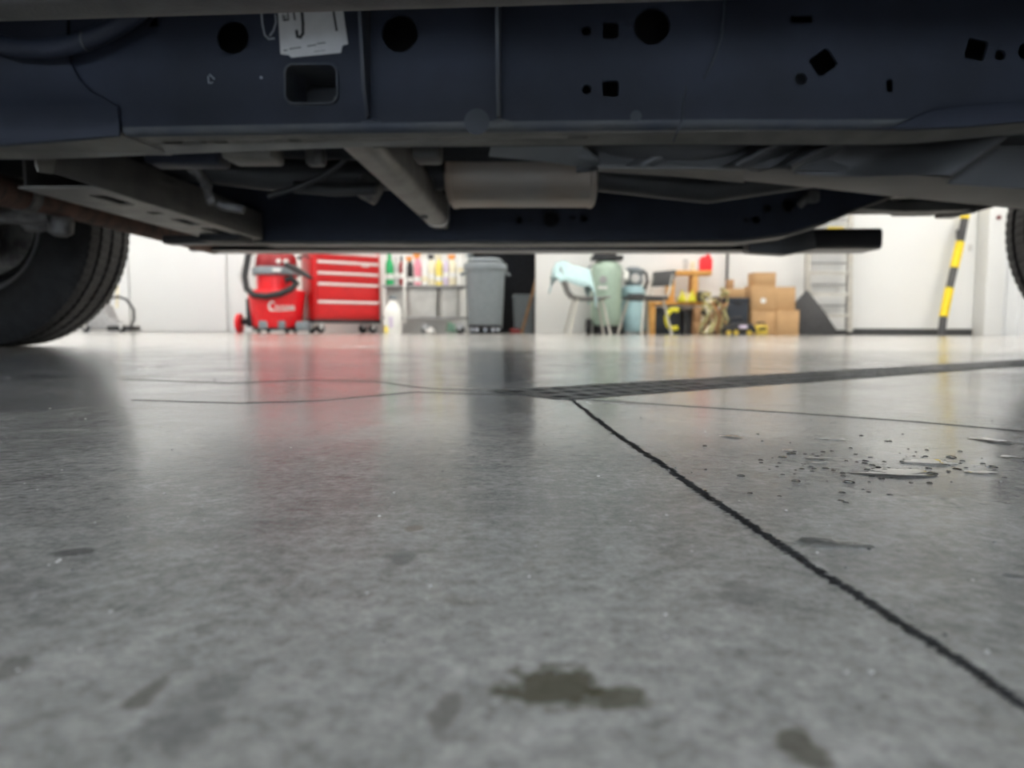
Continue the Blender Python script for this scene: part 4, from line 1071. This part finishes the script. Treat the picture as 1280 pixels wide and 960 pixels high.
MB().lathe([(0, 0), (.05, 0), (.055, .01), (.06, .13), (.052, .13), (.048, .015), (0, .015)], 20, cap=False).build('body', M['band'], t, smooth=40)
MB().tube([(.055, 0, .10), (.09, 0, .10), (.09, 0, .05), (.055, 0, .04)], .008, 8).build('handle', M['band'], t, smooth=60)

# dark tool chest under the bench, yellow hose hung in front
D = 9.62
def crate(px0, px1, z0, z1, D, m, name, label, cat, dep=.3, lid=True, group=None, rz=0):
    xa_, xb_ = gx(px0, D), gx(px1, D); w_ = xb_ - xa_
    t_ = thing(name, label, cat, ((xa_ + xb_) / 2, D, z0), rz, group); h = z1 - z0
    MB().box((0, dep / 2, h / 2), (w_, dep, h)).build('body', M[m], t_, bevel=.012)
    if lid:
        MB().box((0, dep / 2 - .005, h - .03), (w_ + .012, dep + .012, .05)).build('lid', M[m], t_, bevel=.012)
        MB().box((0, -.014, h - .07), (w_ * .3, .02, .03)).build('latch', M['black_plastic'], t_, bevel=.005)
    return t_
crate(818, 852, 0, .36, 9.68, 'bluebin', 'tool_box', 'blue-black tool box under the orange bench', 'tool box', .28)
crate(854, 867, 0, .34, 9.68, 'band', 'tool_box', 'charcoal tool box under the bench right of the yellow hose', 'tool box', .28)
cxh, czh = gx(842, 9.45), .20
o = MB().tube([(cxh + .095 * math.cos(R(a)) * (1 + .0), 9.45, czh + .125 * math.sin(R(a))) for a in range(55, 306, 10)], .032, 10).build('yellow_hose', M['yellow_green'], smooth=60)
tag(o, 'thick yellow hose bent into a C under the orange bench', 'hose')

# cardboard and webbing between the bench and the boxes
def carton(px0, px1, py0, py1, D, label, m='card', dep=.3, rz=0, base=None, name='cardboard_box'):
    xa_, xb_ = gx(px0, D), gx(px1, D); w_ = xb_ - xa_
    z0 = base if base is not None else max(0, gz(px0, py1, D)); z1 = gz(px0, py0, D); h = z1 - z0
    t_ = thing(name, label, 'box', ((xa_ + xb_) / 2, D, z0), rz, 'cardboard boxes by the far wall')
    MB().box((0, dep / 2, h / 2), (w_, dep, h)).build('body', M[m], t_, bevel=.006)
    for s_ in (-1, 1): MB().box((s_ * w_ / 4, dep / 2, h + .003), (w_ / 2 - .003, dep - .004, .006)).build('flap', M[m], t_)
    return t_, z1
_, z1 = carton(868, 884, 402, 420, 9.48, 'small brown carton on the floor left of the webbing straps', 'card_dark', .16, base=0)
carton(868, 883, 384, 402, 9.49, 'brown carton stacked on the small floor carton left of the straps', 'card_dark', .15, base=z1 + .007)
t = thing('strap_bundle', 'tangle of straw-coloured straps heaped beside the blue-black crate', 'straps', (gx(891, 9.12), 9.12, 0))
rnd = random.Random(11)
for k in range(16):
    x0_, h_ = rnd.uniform(-.13, .13), rnd.uniform(.25, .56); a0, a1, f0 = rnd.uniform(0, 6), rnd.uniform(0, 6), rnd.uniform(5, 11)
    pts_ = [(x0_ + .05 * math.sin(f0 * q / 12 + a0), -.02 + .05 * math.cos(f0 * q / 12 + a1), .02 + h_ * math.sin(math.pi * .62 * q / 12)) for q in range(13)]
    MB().tube(pts_, rnd.uniform(.010, .018), 7).build('strap', M[('straw', 'cream', 'straw', 'card_dark', 'straw', 'black_rubber')[k % 6]], t, smooth=60)
MB().box((.0, .07, .16), (.24, .10, .32)).build('pouch', M['card_dark'], t, bevel=.03)

D = 9.25
c_ = crate(908, 935, 0.0, gz(920, 372, D), D, 'bluebin', 'storage_crate', 'tall blue-black crate between the straps and the cardboard boxes', 'crate', .3)
zt2 = gz(920, 372, D)
carton(908, 930, 361, 372, D + .02, 'shallow orange-brown carton on top of the blue-black crate', 'card', .22, base=zt2 + .003)
z3 = gz(920, 361, D + .02)
carton(908, 916, 350, 361, D + .05, 'tiny brown carton topmost on the blue-black crate', 'card_dark', .1, base=z3 + .008)
# yellow and black tool case on the floor
D = 8.95
t = thing('power_tool', 'black and yellow machine with stub wheels on the floor before the crate', 'tool', (gx(921, D), D - .05, 0))
MB().plate([(-.20, .03), (.20, .03), (.17, .12), (.07, .16), (-.10, .15), (-.19, .09)], [], (0, .1, 0), (1, 0, 0), (0, 0, 1), -.2).build('body', M['black_plastic'], t, bevel=.015)
for x in (-.15, -.06, .10): MB().lathe([(0, -.02), (.026, -.02), (.03, 0), (.026, .02), (0, .02)], 16, (x, -.12, .03), 'Y', cap=False).build('wheel', M['dull_yellow'], t, smooth=40)
MB().box((.03, -.105, .10), (.10, .02, .04)).build('cover', M['lilac'], t, bevel=.006)
MB().tube([(-.12, 0, .14), (-.10, 0, .20), (.02, 0, .22), (.06, 0, .15)], .014, 8).build('handle', M['black_plastic'], t, smooth=60)

# stack of cardboard boxes
D = 9.3
_, za1 = carton(939, 969, 389, 420, D, 'open-fronted lower cardboard box at the left of the stack', 'card', .32, base=0)
_, za2 = carton(970, 998.5, 388, 420, D - .03, 'large lower cardboard box at the right of the stack', 'card', .34, R(-3), base=0)
_, zb1 = carton(938, 968, 357, 389, D + .02, 'middle cardboard box with a white round sticker', 'card', .3, base=za1 + .007)
o_, zb_ = carton(968, 993, 359, 388, D + .02, 'middle cardboard box at the right of the stack', 'card', .3, base=za2 + .007)
carton(941, 968, 341, 357, D + .04, 'small cardboard box topmost of the stack', 'card', .26, base=zb1 + .007)
st = [o for o in COL.objects if o.get('label', '').startswith('middle cardboard box with')][0]
MB().lathe([(0, -.004), (.035, -.004), (.035, 0), (0, 0)], 20, (0, 0, .13), 'Y', cap=False).build('sticker', M['white_plastic'], st)
t = thing('yellow_case', 'small yellow tool case on the floor before the cardboard stack', 'case', (gx(951, 9.1), 9.1, 0))
MB().box((0, 0, .065), (.15, .12, .12)).build('body', M['dull_yellow'], t, bevel=.02)
MB().box((0, -.06, .08), (.08, .012, .03)).build('latch', M['black_plastic'], t)
MB().tube([(-.05, 0, .13), (-.04, 0, .16), (.04, 0, .16), (.05, 0, .13)], .01, 8).build('handle', M['black_plastic'], t, smooth=60)

# conduit on the wall
o = MB().tube([(gx(907, YF - .03), YF - .03, gz(907, 372, YF)), (gx(907, YF - .03), YF - .03, 2.6)], .016, 10).build('wall_conduit', M['band'])
tag(o, 'thin dark conduit running up the white wall above the crate', 'conduit')

# black sheet leaning
D = 9.4
t_pts = [at(x, y, D) for x, y in ((999, 419), (1050, 419), (1035, 392), (1014, 361), (996, 379))]
o = MB().plate([(p.x, max(0, p.z)) for p in t_pts], [], (0, 0, 0), (1, 0, 0), (0, 0, 1), .012)
o.v = [(x, D + y + .22 * z, z) for x, y, z in o.v]
o = o.build('black_panel', M['black_sheet'], bevel=.003); tag(o, 'black cut sheet panel leaning in front of the ladder', 'panel')

# ladder
D = 9.75
lx0, lx1 = gx(1010, D), gx(1062.5, D)
t = thing('step_ladder', 'aluminium ladder leaning against the white wall', 'ladder', ((lx0 + lx1) / 2, D, 0)); W = (lx1 - lx0) / 2
for s_ in (-1, 1): MB().bar((s_ * W, 0, 0), (s_ * W, .18, 2.6), .06, .03).build('rail', M['alu'], t, bevel=.004)
for k in range(9):
    z = .262 + k * .287
    rg_ = MB().box((0, .18 * z / 2.6 - .012, z), (2 * W - .04, .075, .03)).build('rung', M['alu'], t, bevel=.004)
for s_ in (-1, 1): MB().bar((s_ * (W + .0), .12, 0.08), (s_ * W, .17, 2.55), .03, .02).build('rear_rail', M['grey_mid'], t)
for k in range(8): MB().box((0, .15, .40 + k * .287), (2 * W - .03, .04, .02)).build('rung_shadow_bar', M['grey_mid'], t, bevel=.003)  # grey bars added for the dark shadow bands between the rungs
MB().box((.06, .055, 1.42), (.22, .004, .05)).build('warning_label', M['yellow'], t)
for s_ in (-1, 1): MB().box((s_ * W, 0, .02), (.07, .05, .04)).build('foot', M['black_rubber'], t, bevel=.006)

# striped safety pole
D = 9.6
pts_ = [(1219.5, 258), (1217, 271), (1209, 301), (1199, 334), (1191, 360), (1181, 396), (1176.5, 418)]
P3 = [at(x, y, D) for x, y in pts_]; P3[-1].z = 0
for p in P3: p.y = D + .12 * p.z
t = thing('safety_pole', 'yellow and charcoal striped pole leaning against the white wall by the pillar', 'pole', P3[-1])
base = P3[-1].copy()
for i in range(6):
    a_, b2 = P3[i] - base, P3[i + 1] - base
    MB().tube([a_, b2], .056 if i % 2 == 0 else .048, 14).build('yellow_section' if i % 2 == 0 else 'charcoal_section', M['yellow'] if i % 2 == 0 else M['band'], t)
up = (P3[0] - P3[1]).normalized()
MB().tube([P3[0] - base, P3[0] - base + up * .05], .064, 14).build('end_cap', M['yellow'], t)
p = at(1206, 292, D) - base
MB().box(p + Vector((-.03, .08, 0)), (.06, .04, .12)).build('bracket', M['band'], t, bevel=.006)
p = at(1214, 309, D) - base
MB().box(p + Vector((.04, .08, 0)), (.04, .04, .09)).build('bracket', M['grey_light'], t, bevel=.006)
